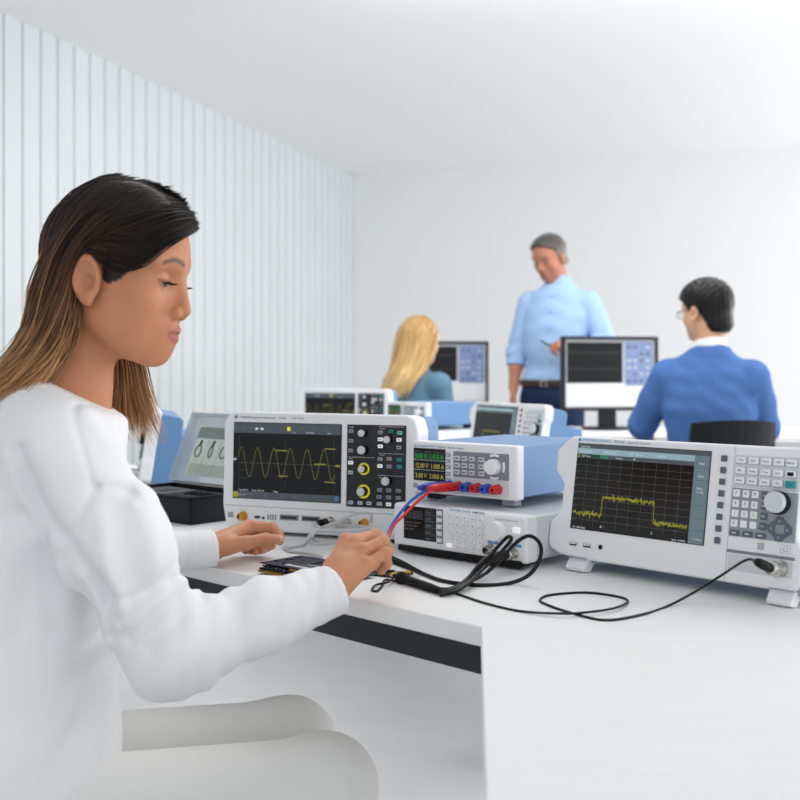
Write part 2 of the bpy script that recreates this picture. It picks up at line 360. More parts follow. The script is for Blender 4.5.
def make_analyzer(pos, yaw, pitch):
    U0, V0 = .16, -.06
    fm = frame_mtx(yaw, pitch); base = Vector(pos)+fm @ Vector((U0, .05, V0))
    r = empty('spectrum_analyzer', base, fm); x = lambda a: a*mm
    def P(o): o.location = o.location-Vector((U0, .05, V0)); return o
    out = [(-14,137),(350,138),(360,128),(362,96),(354,84),(354,24),(364,8),(364,-30),(352,-44),(20,-44),(-17,-41),(-36,-34),(-41,-24),(-41,4),(-23,22),(-22,64),(-40,84),(-40,115)]
    P(MB().prism([(x(a), x(c)) for a, c in out], 0, .030, M['white'], bev=.004, seg=3).build('front_housing', r))
    side = [(.027,.132),(.075,.130),(.085,.122),(.085,.088),(.14,.086),(.146,.078),(.146,-.028),(.027,-.040)]
    P(MB().prism(side, -.025, .352, M['blue'], 'x', bev=.004).build('rear_case', r))
    s = MB(); s.box(-.001, .2245, -.0012, .001, -.001, .1268, M['screen'], .0008); y = -.0014
    s.plate(0, .2235, .1195, .1258, y, M['bar']); s.plate(0, .2, .111, .1195, y, M['bar2']); s.plate(0, .2, .105, .111, y, M['bar'])
    s.plate(.2, .2235, 0, .1195, y, M['bar3'])
    for i in range(1, 7): s.plate(.2, .2235, .1195-i*.0170, .1195-i*.0170+.0005, y-.0002, M['bar'])
    s.plate(0, .042, .1055, .1105, y-.0002, M['sgreenbar']); s.plate(.042, .056, .1055, .1105, y-.0002, M['green'])
    s.add([(.001, y-.0003, .1055), (.006, y-.0003, .1055), (.0035, y-.0003, .1105)], [(0, 1, 2)], M['trace'])
    scr = P(s.build('screen', r))
    g = MB()
    for i in range(1, 10): g.line([(.0+i*.02, .004), (.0+i*.02, .105)], .0004, y-.0001, M['grid'])
    for i in range(1, 10): g.line([(.0, .004+i*.0101), (.2, .004+i*.0101)], .0004, y-.0001, M['grid'])
    g.build('graticule', scr)
    w = MB(); rr = random.Random(3); pts = []
    for i in range(520):
        u = .003+i*(.197-.003)/519; b0 = .0235 if u < .053 else (.0495 if u < .1425 else .0215)
        pts.append((u, b0+rr.gauss(0, .0022)))
    w.line(pts, .0008, y-.0003, M['trace']); w.build('spectrum_trace', scr)
    t = MB()
    for w_, a, z in [('Ref 0.00 dBm',.004,.1135),('RBW 10 kHz',.047,.1135),('SWT 100 ms',.093,.1135),('Trig Free',.138,.1135),('1AP Clrw',.008,.1062),('Marker',.07,.1062),('PK',.1,.1062),('Spectrum',.006,.1205)]: t.text(w_, a, y-.0004, z, .0030, M['swhite'])
    tm = MB()
    for i, w_ in enumerate(['Amp', 'Span', 'Meas']): tm.text(w_, .2118, y-.0004, .1075-i*.0172, .0032, M['swhite'], align='CENTER')
    tm.text('Config', .2118, y-.0004, .0685, .0030, M['swhite'], align='CENTER'); tm.text('- 1 / 2 More', .203, y-.0004, .0050, .0028, M['swhite'], w=.018)
    tb = MB(); tb.text('CF 1.000 GHz', .004, y-.0004, .0005, .0028, M['swhite']); tb.text('Span 10 MHz', .175, y-.0004, .0005, .0028, M['swhite'])
    tx = MB()
    for i in range(9): tx.text('-%d0' % (i+1), .0005, y-.0004, .0925-i*.0101, .0024, M['grid'])
    tk = MB(); tk.add([(.0535, y-.0004, .0055), (.0565, y-.0004, .0055), (.055, y-.0004, .009)], [(0, 1, 2)], M['swhite']); tk.add([(.140, y-.0004, .0055), (.144, y-.0004, .0055), (.142, y-.0004, .0095)], [(0, 1, 2)], M['mint'])
    tk.plate(.0545, .0549, .021, .048, y-.0003, M['traced']); tk.plate(.1422, .1426, .021, .048, y-.0003, M['traced'])
    t.build('status_readouts', scr); tm.build('menu_labels', scr); tb.build('frequency_readouts', scr); tx.build('level_scale', scr); tk.build('marker_arrows', scr)
    sk = rbox_mesh('soft_key', .009, .0085, .0025, M['slate'], .0015)
    for i in range(8): P(inst(sk, 'soft_key', r, (.2445, -.0005, x(118-i*15.6))))
    kp = MB(); kp.prism([(x(a), x(c)) for a, c in [(259,124),(352,125),(352,82),(259,82)]], -.0008, .001, M['offw'], bev=.0005)
    kp = P(kp.build('key_panel', r))
    names = [['Freq','Span','Ampt','BW','Marker'],['Mkr','Sweep','Trace','Lines',''],['Mode','Meas','Setup','File','Preset']]
    for j, v in enumerate((117.5, 103.5, 90.5)):
        for i, u in enumerate((270, 288, 306, 323.5, 340.5)):
            m_ = M['teal'] if (i, j) == (4, 2) else M['white']
            b = MB().box(-.007, .007, -.0028, 0, -.0045, .0045, m_, .0012); b.box(-.0072, .0078, -.0006, 0, -.0052, .0046, M['midg'], .0003)
            if names[j][i]: b.text(names[j][i], 0, -.0030, -.001, .0024, M['ink'], align='CENTER', bold=True)
            else: b.box(-.0045, .0045, -.0032, -.002, -.0026, .0026, M['black'], .001)
            o = b.build('function_key', kp); o.location = (x(u), -.0008, x(v))
    np_ = MB(); np_.prism([(x(a), x(c)) for a, c in [(260,80.5),(352,80),(352,17),(260,17)]], -.001, .001, M['midg'], bev=.0006); np_ = P(np_.build('keypad_panel', r))
    cap = [['7','8','9','GHz'],['4','5','6','MHz'],['1','2','3','kHz'],['0','.','-','Hz']]
    for j, v in enumerate((73.5, 60, 47, 34)):
        for i, u in enumerate((267.5, 281, 294.3, 308)):
            dk = i == 3
            b = MB().box(-.0048, .0048, -.0028, 0, -.0048, .0048, M['slate'] if dk else M['white'], .0012)
            b.text(cap[j][i], 0, -.0030, -.0014 if not dk else -.001, .0038 if not dk else .0022, M['white_ink'] if dk else M['ink'], align='CENTER', bold=True)
            o = b.build('number_key', np_); o.location = (x(u), -.001, x(v))
    for u in (269, 287.5, 306): o = MB().box(-.007, .007, -.0028, 0, -.0036, .0036, M['slate'], .0012).plate(-.003, .003, -.0006, .0008, -.003, M['white_ink']).build('edit_key', np_); o.location = (x(u), -.001, .0215)
    for (u, v, a) in [(331,43,0),(320,33,90),(342.5,32.5,-90),(331,22,180)]:
        tri = [(-.0105,-.0045),(.0105,-.0045),(.0040,.0050),(-.0040,.0050)]; a = math.radians(a)
        rt = [(p[0]*math.cos(a)-p[1]*math.sin(a), p[0]*math.sin(a)+p[1]*math.cos(a)) for p in tri]
        b = MB().prism(rt, -.003, 0, M['slate'], bev=.0008); q = [(-.0012,-.0008),(.0012,-.0008),(0,.001)]
        q = [(p[0]*math.cos(a)-p[1]*math.sin(a), p[0]*math.sin(a)+p[1]*math.cos(a)) for p in q]
        b.add([(p[0], -.0032, p[1]) for p in q], [(0, 1, 2)], M['white_ink']); o = b.build('arrow_key', np_); o.location = (x(u), -.001, x(v))
    kb = MB(); kb.lathe((0,0,0), (0,-1,0), [(.0150, 0), (.0150, .010)], M['black'], 36); kb.lathe((0,-.010,0), (0,-1,0), [(.0138, 0), (.0136, .006), (.0125, .0075), (.011, .0075)], M['offw'], 36)
    o = kb.build('rotary_knob', np_); o.location = (.328, -.001, .066)
    d = MB()
    d.add([(.2585, -.0006, -.0005), (.3535, -.0006, -.0005), (.3535, -.0006, -.0045), (.2585, -.0006, -.0045)], [(0, 3, 2, 1)], M['steel'])
    for i in range(4):
        for j in range(3): d.plate(.302+i*.0024, .3037+i*.0024, .0045+j*.003, .0063+j*.003, -.0006, M['grey_ink'])
    d.line([(.334,.0035),(.347,.0035),(.347,.0135),(.334,.0135),(.334,.0035)], .0005, -.0006, M['midg'])
    d.line([(.3405+.003*math.cos(k), .0085+.003*math.sin(k)) for k in np.linspace(2.2, 7.2, 20)], .0008, -.0006, M['midg'])
    d.plate(.2588, .2594, -.044, .136, -.0004, M['midg'])
    d.text('RF IN 50', .340, -.0006, -.0085, .0022, M['grey_ink'])
    P(d.build('panel_marking', r))
    lg = MB(); q = .0032
    lg.add([(x(1)-q, -.0005, x(132)), (x(1), -.0005, x(132)-q), (x(1)+q, -.0005, x(132)), (x(1), -.0005, x(132)+q)], [(0, 1, 2, 3)], M['logo'])
    lg.text('ROHDE&SCHWARZ', .007, -.0005, .1300, .0040, M['logo'], w=.05); P(lg.build('brand_lettering', r)); lg = MB(); lg.text('FPC1500', .063, -.0005, .1300, .0036, M['ink'], w=.018); lg.text('Spectrum Analyzer', .087, -.0005, .1300, .0036, M['grey_ink'], w=.039)
    P(lg.build('lettering', r))
    rc = MB(); rc.prism([(x(a), x(c)) for a, c in [(262,-6),(352,-6),(352,-27),(262,-27)]], -.0008, .001, M['offw'], bev=.0005); P(rc.build('socket_recess', r))
    P(MB().lathe((.335, -.001, -.0165), (0,-1,0), [(.0115, 0), (.0115, .003), (.008, .003), (.008, .014), (.0095, .014), (.0095, .02), (.006, .02)], M['chrome'], 24).build('antenna_socket', r))
    for u in (8, 33): P(MB().box(x(u)-.0075, x(u)+.0075, -.001, .002, -.0265, -.0205, M['chrome'], .0005).box(x(u)-.006, x(u)+.006, -.0014, .001, -.0255, -.0215, M['black'], .0003).box(x(u)-.005, x(u)+.005, -.0018, .001, -.0235, -.0217, M['white']).build('usb_port', r))
    P(MB().lathe((.057, 0, -.0225), (0,-1,0), [(.0035, 0), (.0035, .001), (.0028, .0012)], M['black'], 18).build('audio_jack', r))
    for u in (17, 338):
        b = MB(); b.prism([(.004,-.043),(.028,-.043),(.012,-.0618),(-.002,-.0618),(-.004,-.058)], x(u)-.017, x(u)+.017, M['white'], 'x', bev=.001); b.box(x(u)-.016, x(u)+.016, -.0008, .004, -.0435, -.0415, M['midg'])
        P(b.build('front_foot', r)); P(MB().box(x(u)-.017, x(u)+.03, .012, .05, -.048, -.036, M['midg'], .002).build('hinge_block', r))
        P(MB().box(x(u)-.02, x(u)+.02, .128, .146, -.0392, -.025, M['rubber'], .002).build('rear_foot', r))
    return r

def make_supply(pos, yaw):
    W, H, D = .212, .086, .275; U0 = W/2; fm = frame_mtx(yaw, 0); k = W/.222; x = lambda a: a*mm*k
    r = empty('power_supply', Vector(pos)+fm @ Vector((U0, D/2, -.012)), fm)
    def P(o): o.location = o.location-Vector((U0, D/2, -.012)); return o
    P(MB().box(0, W, 0, .022, 0, H, M['white'], .003).build('front_housing', r))
    P(MB().box(.003, W-.003, .018, D, .003, H-.002, M['blue'], .002).build('case', r))
    s = MB(); s.box(x(4.5), x(75), -.001, .001, x(21), x(78), M['screen'], .0006); y = -.0012
    s.plate(x(6), x(74), x(58), x(69.5), y, M['sgreenbar'])
    for v in (57, 40): s.plate(x(6), x(74), x(v), x(v)+.0004, y, M['swhite'])
    for a, v in ((8,72),(30,71.5),(50,71)): s.plate(x(a), x(a+14), x(v), x(v)+.0008, y, M['grid'])
    scr = P(s.build('display', r)); t = MB()
    for w_, v, m_ in [('5.00 V  1.415 A', 60, M['sgreen']), ('12.00 V  1.000 A', 43.5, M['syel']), ('3.00 V  2.000 A', 26, M['syel'])]: t.text(w_, x(9), y-.0002, x(v), .0078, m_, w=x(62), bold=False)
    t.build('voltage_readouts', scr)
    kp = MB(); kp.box(x(92.5), x(207), -.001, .001, x(32.5), x(76), M['steel'], .0006); kp = P(kp.build('key_panel', r))
    bm_ = rbox_mesh('button', .0105, .0075, .0028, M['offw'], .001, True)
    for u in (102, 117.5, 133, 153):
        for v in (64.5, 52.7, 41): inst(bm_, 'button', kp, (x(u), -.001, x(v)))
    inst(knob_mesh('knob', .0125, .013, M['white']), 'knob', kp, (x(179), -.001, x(54)))
    for a in (0, 90, 180, 270):
        ca, sa = math.cos(math.radians(a)), math.sin(math.radians(a)); b = MB()
        pts = [(.0165*math.cos(t), .0165*math.sin(t)) for t in np.linspace(math.radians(a-25), math.radians(a+25), 9)]+[(.0205*math.cos(t), .0205*math.sin(t)) for t in np.linspace(math.radians(a+25), math.radians(a-25), 9)]
        b.prism(pts, -.0022, 0, M['white'], bev=.0005); inst(b.mesh('cursor_key'), 'cursor_key', kp, (x(179), -.001, x(54)))
    ck = rbox_mesh('channel_key', .0085, .0065, .0025, M['midg'], .001, True, M['white_ink'])
    for v in (69, 58.5, 48, 36.5, 25.5): P(inst(ck, 'channel_key', r, (x(82), -.0005, x(v))))
    P(MB().lathe((x(9), 0, x(12)), (0,-1,0), [(.0045, 0), (.0045, .002), (.0038, .0026)], M['midg'], 20).build('power_button', r))
    P(MB().box(x(92.5), x(207), -.0008, .001, x(4), x(32), M['offw'], .0006).build('terminal_panel', r))
    for i in range(6):
        u = 84.5+i*20.3; m_ = M['lblue'] if i % 2 == 0 else M['red']
        P(MB().lathe((x(u), 0, x(17)), (0,-1,0), [(.0082, 0), (.0082, .004), (.0070, .005), (.0074, .016), (.0064, .018), (.0025, .018), (.0025, .010)], m_, 20).build('binding_post', r))
    lg = MB(); q = .0026
    lg.add([(x(9)-q, -.0004, x(81.5)), (x(9), -.0004, x(81.5)-q), (x(9)+q, -.0004, x(81.5)), (x(9), -.0004, x(81.5)+q)], [(0, 1, 2, 3)], M['logo'])
    lg.text('ROHDE&SCHWARZ', x(14), -.0004, x(80), .0034, M['logo'], w=x(39), bold=True); P(lg.build('brand_lettering', r)); lg = MB(); lg.text('NGE103', x(57), -.0004, x(80), .0032, M['ink'], w=x(18)); lg.text('Power Supply', x(80), -.0004, x(80), .0032, M['ink'], w=x(34))
    P(lg.build('lettering', r))
    for u, v in ((.03, .03), (W-.03, .03), (.03, D-.04), (W-.03, D-.04)): P(MB().box(u-.013, u+.013, v-.01, v+.01, -.012, .004, M['midg'] if v < .1 and u > .1 else M['black'], .002).build('foot', r))
    return r

def make_generator(pos, yaw):
    W, H, D = .266, .0705, .33; U0 = W/2; fm = frame_mtx(yaw, 0); k = W/.286; x = lambda a: a*mm*k
    r = empty('function_generator', Vector(pos)+fm @ Vector((U0, D/2, -.010)), fm)
    def P(o): o.location = o.location-Vector((U0, D/2, -.010)); return o
    P(MB().box(0, W, 0, .03, 0, H, M['white'], .005, 3).build('front_housing', r))
    P(MB().box(.002, W-.002, .026, D, .002, H-.002, M['offw'], .003).build('case', r))
    P(MB().box(.012, W-.008, -.003, .02, -.006, .004, M['rubber'], .002).build('base_strip', r))
    s = MB(); s.box(x(25.5), x(99), -.001, .001, x(16), x(73), M['screen'], .0006); y = -.0012
    s.plate(x(74), x(98), x(17), x(72), y, M['char'])
    for i in range(1, 5): s.plate(x(74), x(98), x(17+11*i), x(17+11*i)+.0005, y-.0002, M['steel'])
    scr = P(s.build('display', r)); t = MB()
    for i in range(6):
        a = 32+i*6.5; t.line([(x(a), x(52)), (x(a), x(66)), (x(a+3.2), x(66)), (x(a+3.2), x(52)), (x(a+6.5), x(52))], .0006, y-.0002, M['steel'])
    t.text('Frequency: 10.000 kHz', x(28), y-.0002, x(44), .0026, M['steel']); t.text('Amplitude: 5.000 V', x(28), y-.0002, x(38), .0026, M['steel']); t.text('Offset: 0.000 V', x(28), y-.0002, x(32), .0026, M['steel'])
    for i, w_ in enumerate(['Freq', 'Ampl', 'Offset', 'Symm', 'More']): t.text(w_, x(77), y-.0003, x(64-11.3*i), .003, M['midg'])
    t.build('waveform_readout', scr)
    P(MB().box(x(101), x(114), -.0008, .001, x(14), x(73), M['steel'], .0005).build('soft_key_strip', r))
    sk = rbox_mesh('soft_key', .0085, .0065, .003, M['white'], .001)
    for v in (66.5, 55, 43.5, 32, 20.5): P(inst(sk, 'soft_key', r, (x(108), -.0008, x(v))))
    rb = MB(); rb.lathe((0,0,0), (0,-1,0), [(.0046, 0), (.0046, .002), (.0040, .0028)], M['white'], 16); rb.plate(-.0012, .0012, -.0008, .0010, -.0030, M['midg']); rb = rb.mesh('round_key')
    for i, v in enumerate((63, 50.5, 38, 25.5)):
        for u in (132, 147.5, 163, 180, 196): P(inst(rb, 'round_key', r, (x(u), -.0005, x(v))))
    P(inst(rbox_mesh('lit_key', .0095, .006, .003, M['ledw'], .001), 'lit_key', r, (x(129), -.0005, x(14.5))))
    for u in (147.5, 163, 180, 196): P(inst(rb, 'round_key', r, (x(u), -.0005, x(13.5))))
    P(inst(knob_mesh('knob', .0155, .014, M['white']), 'knob', r, (x(231), -.0005, x(49))))
    P(inst(rbox_mesh('lit_key', .0125, .009, .003, M['ledw'], .001), 'lit_key', r, (x(268), -.0005, x(53))))
    for u in (247, 268): P(inst(rb, 'round_key', r, (x(u), -.0005, x(39))))
    lg = MB(); lg.text('ROHDE&SCHWARZ', x(129), -.0004, x(72.5), .0036, M['logo'], w=x(45), bold=True); lg.text('HMF2550', x(177), -.0004, x(72.5), .0034, M['ink'], w=x(26), bold=True); P(lg.build('brand_lettering', r)); lg = MB(); lg.text('50 MHz Generator', x(224), -.0004, x(66), .0028, M['grey_ink'], w=x(46))
    P(lg.build('lettering', r))
    for a, c, w_ in ((209, 230, 'TRIG IN'), (252, 276, 'OUTPUT')):
        lg = MB(); lg.plate(x(a), x(c), x(26), x(31), -.0004, M['blued']); lg.text(w_, x(a+2), -.0006, x(27), .0024, M['white_ink']); P(lg.build('socket_label', r))
    P(bnc(r, x(216), x(17), 0)); P(bnc(r, x(262), x(16), 0))
    for u, v in ((.04, .05), (W-.04, .05), (.04, D-.05), (W-.04, D-.05)): P(MB().box(u-.013, u+.013, v-.013, v+.013, -.010, .004, M['rubber'], .002).build('foot', r))
    return r

R = math.radians
scope = make_scope((-.305, 1.990, CAM_Z-.235), R(-23), R(1.9))
tag(scope, 'white oscilloscope showing a yellow sine wave, beside the open black accessory case', 'oscilloscope')
ana = make_analyzer((.255, 1.624, CAM_Z-.237), R(-47.1), R(9.2))
tag(ana, 'white spectrum analyzer with a stepped yellow trace and numeric keypad, nearest on the right', 'spectrum analyzer')
gen = make_generator((-.011, 1.785, CAM_Z-.290), R(-42))
tag(gen, 'low white function generator with black leads, under the supply with red and blue plugs', 'function generator')
sup = make_supply((.0200, 1.8370, CAM_Z-.2075), R(-40))
tag(sup, 'blue cased power supply with red and blue plugs, on the near function generator', 'power supply')
def dup(src, pos, yaw, pitch, off, label, group=None):
    c = copy_tree(src); fm = frame_mtx(yaw, pitch)
    c.matrix_world = Matrix.Translation(Vector(pos)+fm @ Vector(off)) @ fm.to_4x4(); tag(c, label, group=group); return c
dup(ana, (-.62-.21*math.cos(R(76)), 2.60+.21*math.sin(R(76)), CAM_Z-.235), R(-76), R(9.2), (.0, .05, -.06),
    'blue cased spectrum analyzer seen from its side, behind the seated person in white')
dup(scope, (-.385, 4.40, CAM_Z-.235), R(-20), R(1.9), (.16, .05, -.068), 'blurred oscilloscope at the far left of the second bench, behind the sine wave oscilloscope')
dup(ana, (.222, 3.36, CAM_Z-.237), R(-62), R(9.2), (.16, .05, -.06), 'blurred spectrum analyzer with blue case on the second bench, in front of the standing person')
g2 = dup(gen, (-.043, 3.97, CAM_Z-.290), R(-48), 0, (.133, .165, -.010), 'blurred white function generator on the second bench, under the far power supply')
s2 = dup(sup, (-.048, 4.02, CAM_Z-.2075), R(-48), 0, (.1085, .1375, -.012), 'blurred blue power supply stacked on the far generator, in front of the blonde person')
# ------------------------------------------------------------------ distance-field modelling for bodies and clothes
def A(*p): return np.array(p, float)
def rc(P, a, b, r1, r2):
    a = np.asarray(a, float); b = np.asarray(b, float); ab = b-a; t = np.clip(((P-a) @ ab)/max(ab @ ab, 1e-9), 0, 1)
    q = P-a-t[:, None]*ab; return np.sqrt((q*q).sum(1))-(r1+(r2-r1)*t)
def sph(P, c, r): q = P-np.asarray(c, float); return np.sqrt((q*q).sum(1))-r
def ell(P, c, r, Rm=None):
    q = P-np.asarray(c, float)
    if Rm is not None: q = q @ Rm
    r = np.asarray(r, float); k0 = np.sqrt(((q/r)**2).sum(1)); k1 = np.sqrt(((q/(r*r))**2).sum(1))
    return k0*(k0-1)/np.maximum(k1, 1e-9)
def smin(a, b, k): h = np.clip(.5+.5*(b-a)/k, 0, 1); return b+(a-b)*h-k*h*(1-h)
def smax(a, b, k): return -smin(-a, -b, k)
def chain(P, pts, rs, k):
    d = None
    for i in range(len(pts)-1):
        e = rc(P, pts[i], pts[i+1], rs[i], rs[i+1]); d = e if d is None else smin(d, e, k)
    return d
def frame(fwd, up=(0,0,1)):
    """columns forward, left, up"""
    f = np.asarray(fwd, float); f = f/np.linalg.norm(f); l = np.cross(up, f); l /= np.linalg.norm(l); return np.stack([f, l, np.cross(f, l)], 1)
def head_frame(yaw, pitch, roll=0.):
    """yaw = heading in the plan (degrees from +x), pitch = degrees looking down"""
    a, p, r = math.radians(yaw), math.radians(pitch), math.radians(roll)
    f = A(math.cos(a)*math.cos(p), math.sin(a)*math.cos(p), -math.sin(p)); F = frame(f)
    c, s = math.cos(r), math.sin(r); l = F[:, 1]*c+F[:, 2]*s; u = -F[:, 1]*s+F[:, 2]*c
    return np.stack([F[:, 0], l, u], 1)

def surface(f, lo, hi, h):
    """surface nets over a sparsely sampled grid"""
    lo = np.asarray(lo, float); n = np.ceil((np.asarray(hi)-lo)/h).astype(int)+1
    B = 8; nb = -(-n // B); full = nb*B+1
    idx = np.stack(np.meshgrid(*[np.arange(k) for k in nb], indexing='ij'), -1).reshape(-1, 3)
    cen = lo+(idx*B+B/2)*h; dc = f(cen); act = np.abs(dc) < B*h*.9+.004
    D = np.zeros(full, np.float32)
    D[:-1, :-1, :-1] = np.repeat(np.repeat(np.repeat(dc.reshape(nb), B, 0), B, 1), B, 2)
    D[-1] = D[-2]; D[:, -1] = D[:, -2]; D[:, :, -1] = D[:, :, -2]
    loc = np.stack(np.meshgrid(*[np.arange(B+1)]*3, indexing='ij'), -1).reshape(-1, 3)
    ai = idx[act]
    for s in range(0, len(ai), 400):
        blk = ai[s:s+400]; g = (blk[:, None]*B+loc[None]).reshape(-1, 3); v = f(lo+g*h).astype(np.float32)
        D[g[:, 0], g[:, 1], g[:, 2]] = v
    S = D < 0
    c = np.zeros(np.array(full)-1, np.uint8)
    for a in range(2):
        for b in range(2):
            for e in range(2): c += S[a:full[0]-1+a, b:full[1]-1+b, e:full[2]-1+e]
    cell = np.argwhere((c > 0) & (c < 8)); vid = -np.ones(c.shape, np.int64); vid[tuple(cell.T)] = np.arange(len(cell))
    off = np.array([(a, b, e) for a in range(2) for b in range(2) for e in range(2)]); vals = np.stack([D[tuple((cell+o).T)] for o in off], 1)
    acc = np.zeros((len(cell), 3)); cnt = np.zeros(len(cell))
    for i in range(8):
        for j in range(i+1, 8):
            if np.abs(off[i]-off[j]).sum() != 1: continue
            va, vb = vals[:, i], vals[:, j]; cr = (va < 0) != (vb < 0); t = np.where(cr, va/np.where(va == vb, 1, va-vb), 0)
            acc += np.where(cr[:, None], off[i]+t[:, None]*(off[j]-off[i]), 0); cnt += cr
    V = lo+(cell+acc/cnt[:, None])*h
    faces = []
    for ax in range(3):
        o = [0, 0, 0]; o[ax] = 1; sl0 = tuple(slice(0, full[k]-1) for k in range(3))
        s0 = S[:-1, :-1, :-1]; s1 = S[o[0]:full[0]-1+o[0], o[1]:full[1]-1+o[1], o[2]:full[2]-1+o[2]]
        e = np.argwhere(s0 != s1); u, w = (ax+1) % 3, (ax+2) % 3; e = e[(e[:, u] > 0) & (e[:, w] > 0)]
        du = np.zeros(3, int); du[u] = 1; dv = np.zeros(3, int); dv[w] = 1
        q = np.stack([vid[tuple((e-du-dv).T)], vid[tuple((e-dv).T)], vid[tuple(e.T)], vid[tuple((e-du).T)]], 1)
        fl = s0[tuple(e.T)]; q[~fl] = q[~fl][:, ::-1]; faces.append(q)
    Fq = np.concatenate(faces); Fq = Fq[(Fq >= 0).all(1)]
    # two steps onto the exact surface
    for _ in range(2):
        eps = h*.3; d0 = f(V); G = np.stack([f(V+np.eye(3)[k]*eps)-d0 for k in range(3)], 1)/eps
        g2 = np.maximum((G*G).sum(1), .25); V = V-np.clip(d0/g2, -h*.5, h*.5)[:, None]*G
    return V, Fq
def np_mesh(name, V, Fq, m, parent=None, origin=None, tint=None, smooth=True):
    me = bpy.data.meshes.new(name); V = np.asarray(V, float)
    if origin is not None: V = V-np.asarray(origin)
    nv, nf = len(V), len(Fq); k = Fq.shape[1]
    me.vertices.add(nv); me.vertices.foreach_set('co', V.astype(np.float32).ravel())
    me.loops.add(nf*k); me.loops.foreach_set('vertex_index', Fq.astype(np.int32).ravel())
    me.polygons.add(nf); me.polygons.foreach_set('loop_start', np.arange(nf, dtype=np.int32)*k); me.polygons.foreach_set('loop_total', np.full(nf, k, np.int32))
    me.update(calc_edges=True); me.validate(); me.polygons.foreach_set('use_smooth', np.full(len(me.polygons), smooth))
    if tint is not None:
        at_ = me.attributes.new('tint', 'FLOAT_COLOR', 'POINT'); t = np.ones((nv, 4), np.float32); t[:, :3] = tint; at_.data.foreach_set('color', t.ravel())
    for q in (m if isinstance(m, (list, tuple)) else [m]): me.materials.append(q)
    o = bpy.data.objects.new(name, me); COL.objects.link(o)
    if parent: o.parent = parent
    return o

# ---- a head: x forward, y left, z up, origin between the ears
FX = .89
def face_co(Q):
    S = Q.copy(); S[:, 0] = np.where(S[:, 0] > 0, S[:, 0]/FX, S[:, 0]); return S
def head_sdf(Q, w=1.0, ears=True):
    S = face_co(Q); S[:, 1] = np.abs(S[:, 1])/w
    d = ell(S, (-.003, 0, .036), (.090, .070, .079))
    d = smin(d, ell(S, (.018, 0, .046), (.077, .064, .066)), .02)
    d = smin(d, ell(S, (.030, 0, -.022), (.060, .055, .068)), .03)
    d = smin(d, rc(S, (.006, .043, -.042), (.066, .012, -.0755), .018, .015), .032)
    d = smin(d, sph(S, (.0725, 0, -.0745), .0165), .02)
    d = smin(d, sph(S, (.057, .042, -.012), .019), .02); d = smin(d, ell(S, (.030, .040, -.030), (.034, .019, .034)), .025)
    d = smin(d, ell(S, (.070, 0, -.049), (.0285, .027, .026)), .016)
    d = smin(d, rc(S, (.085, .012, .034), (.071, .046, .034), .0095, .010), .014)
    d = smax(d, -ell(S, (.099, .034, .010), (.020, .018, .013)), .012)
    d = smin(d, sph(S, (.0700, .0325, .0095), .0142), .004)
    d = smax(d, -ell(S, (.0835, .0330, .0068), (.0022, .0105, .0010)), .0016)       # opening between the lids
    d = smin(d, rc(S, (.0885, 0, .022), (.1035, 0, -.0205), .0062, .0088), .011)
    d = smin(d, sph(S, (.0965, .0115, -.0255), .0080), .006)
    d = smin(d, rc(S, (.0965, 0, -.0285), (.0915, 0, -.034), .005, .004), .006)
    d = smax(d, -ell(S, (.1000, .0062, -.0335), (.0045, .0030, .0030)), .002)
    d = smin(d, ell(S, (.0925, 0, -.0468), (.0075, .020, .0052)), .004)
    d = smin(d, ell(S, (.0905, 0, -.0578), (.0075, .0175, .0060)), .004)
    d = smax(d, -ell(S, (.0995, 0, -.0522), (.006, .021, .0010)), .002)
    if ears:
        e = S-A(-.006, .0735, -.003); t = math.radians(11)
        u = e[:, 0]*math.cos(t)+e[:, 1]*math.sin(t); ww = -e[:, 0]*math.sin(t)+e[:, 1]*math.cos(t)
        u, v = (u+.14*e[:, 2])/1.02, (e[:, 2]-.06*u)/.84
        k = np.sqrt((u/.0150)**2+((v-.002)/.0275)**2); ring = (k-1)*.018
        hel = np.sqrt(ring**2+(ww-.007)**2)-.0040
        an = np.sqrt(((np.sqrt(((u+.001)/.0085)**2+((v-.0)/.0175)**2)-1)*.011)**2+(ww-.005)**2)-.0028
        front = np.clip((u-.006)/.006, 0, 1)*.003
        plate = np.sqrt(np.maximum(ring, 0)**2+np.maximum(np.abs(ww-.003)-.0018, 0)**2)-.0026
        lobe = ell(np.stack([u, ww, v], 1), (.002, .006, -.0285), (.0080, .0042, .0090))
        ear = smin(smin(smin(hel+front, plate, .003), an+front*.5, .0025), lobe, .005)
        bowl = np.stack([u, ww, v], 1); ear = smax(ear, -ell(bowl, (.002, .0085, -.003), (.0080, .0080, .0115)), .003)
        d = smin(d, ear, .004)
    return d
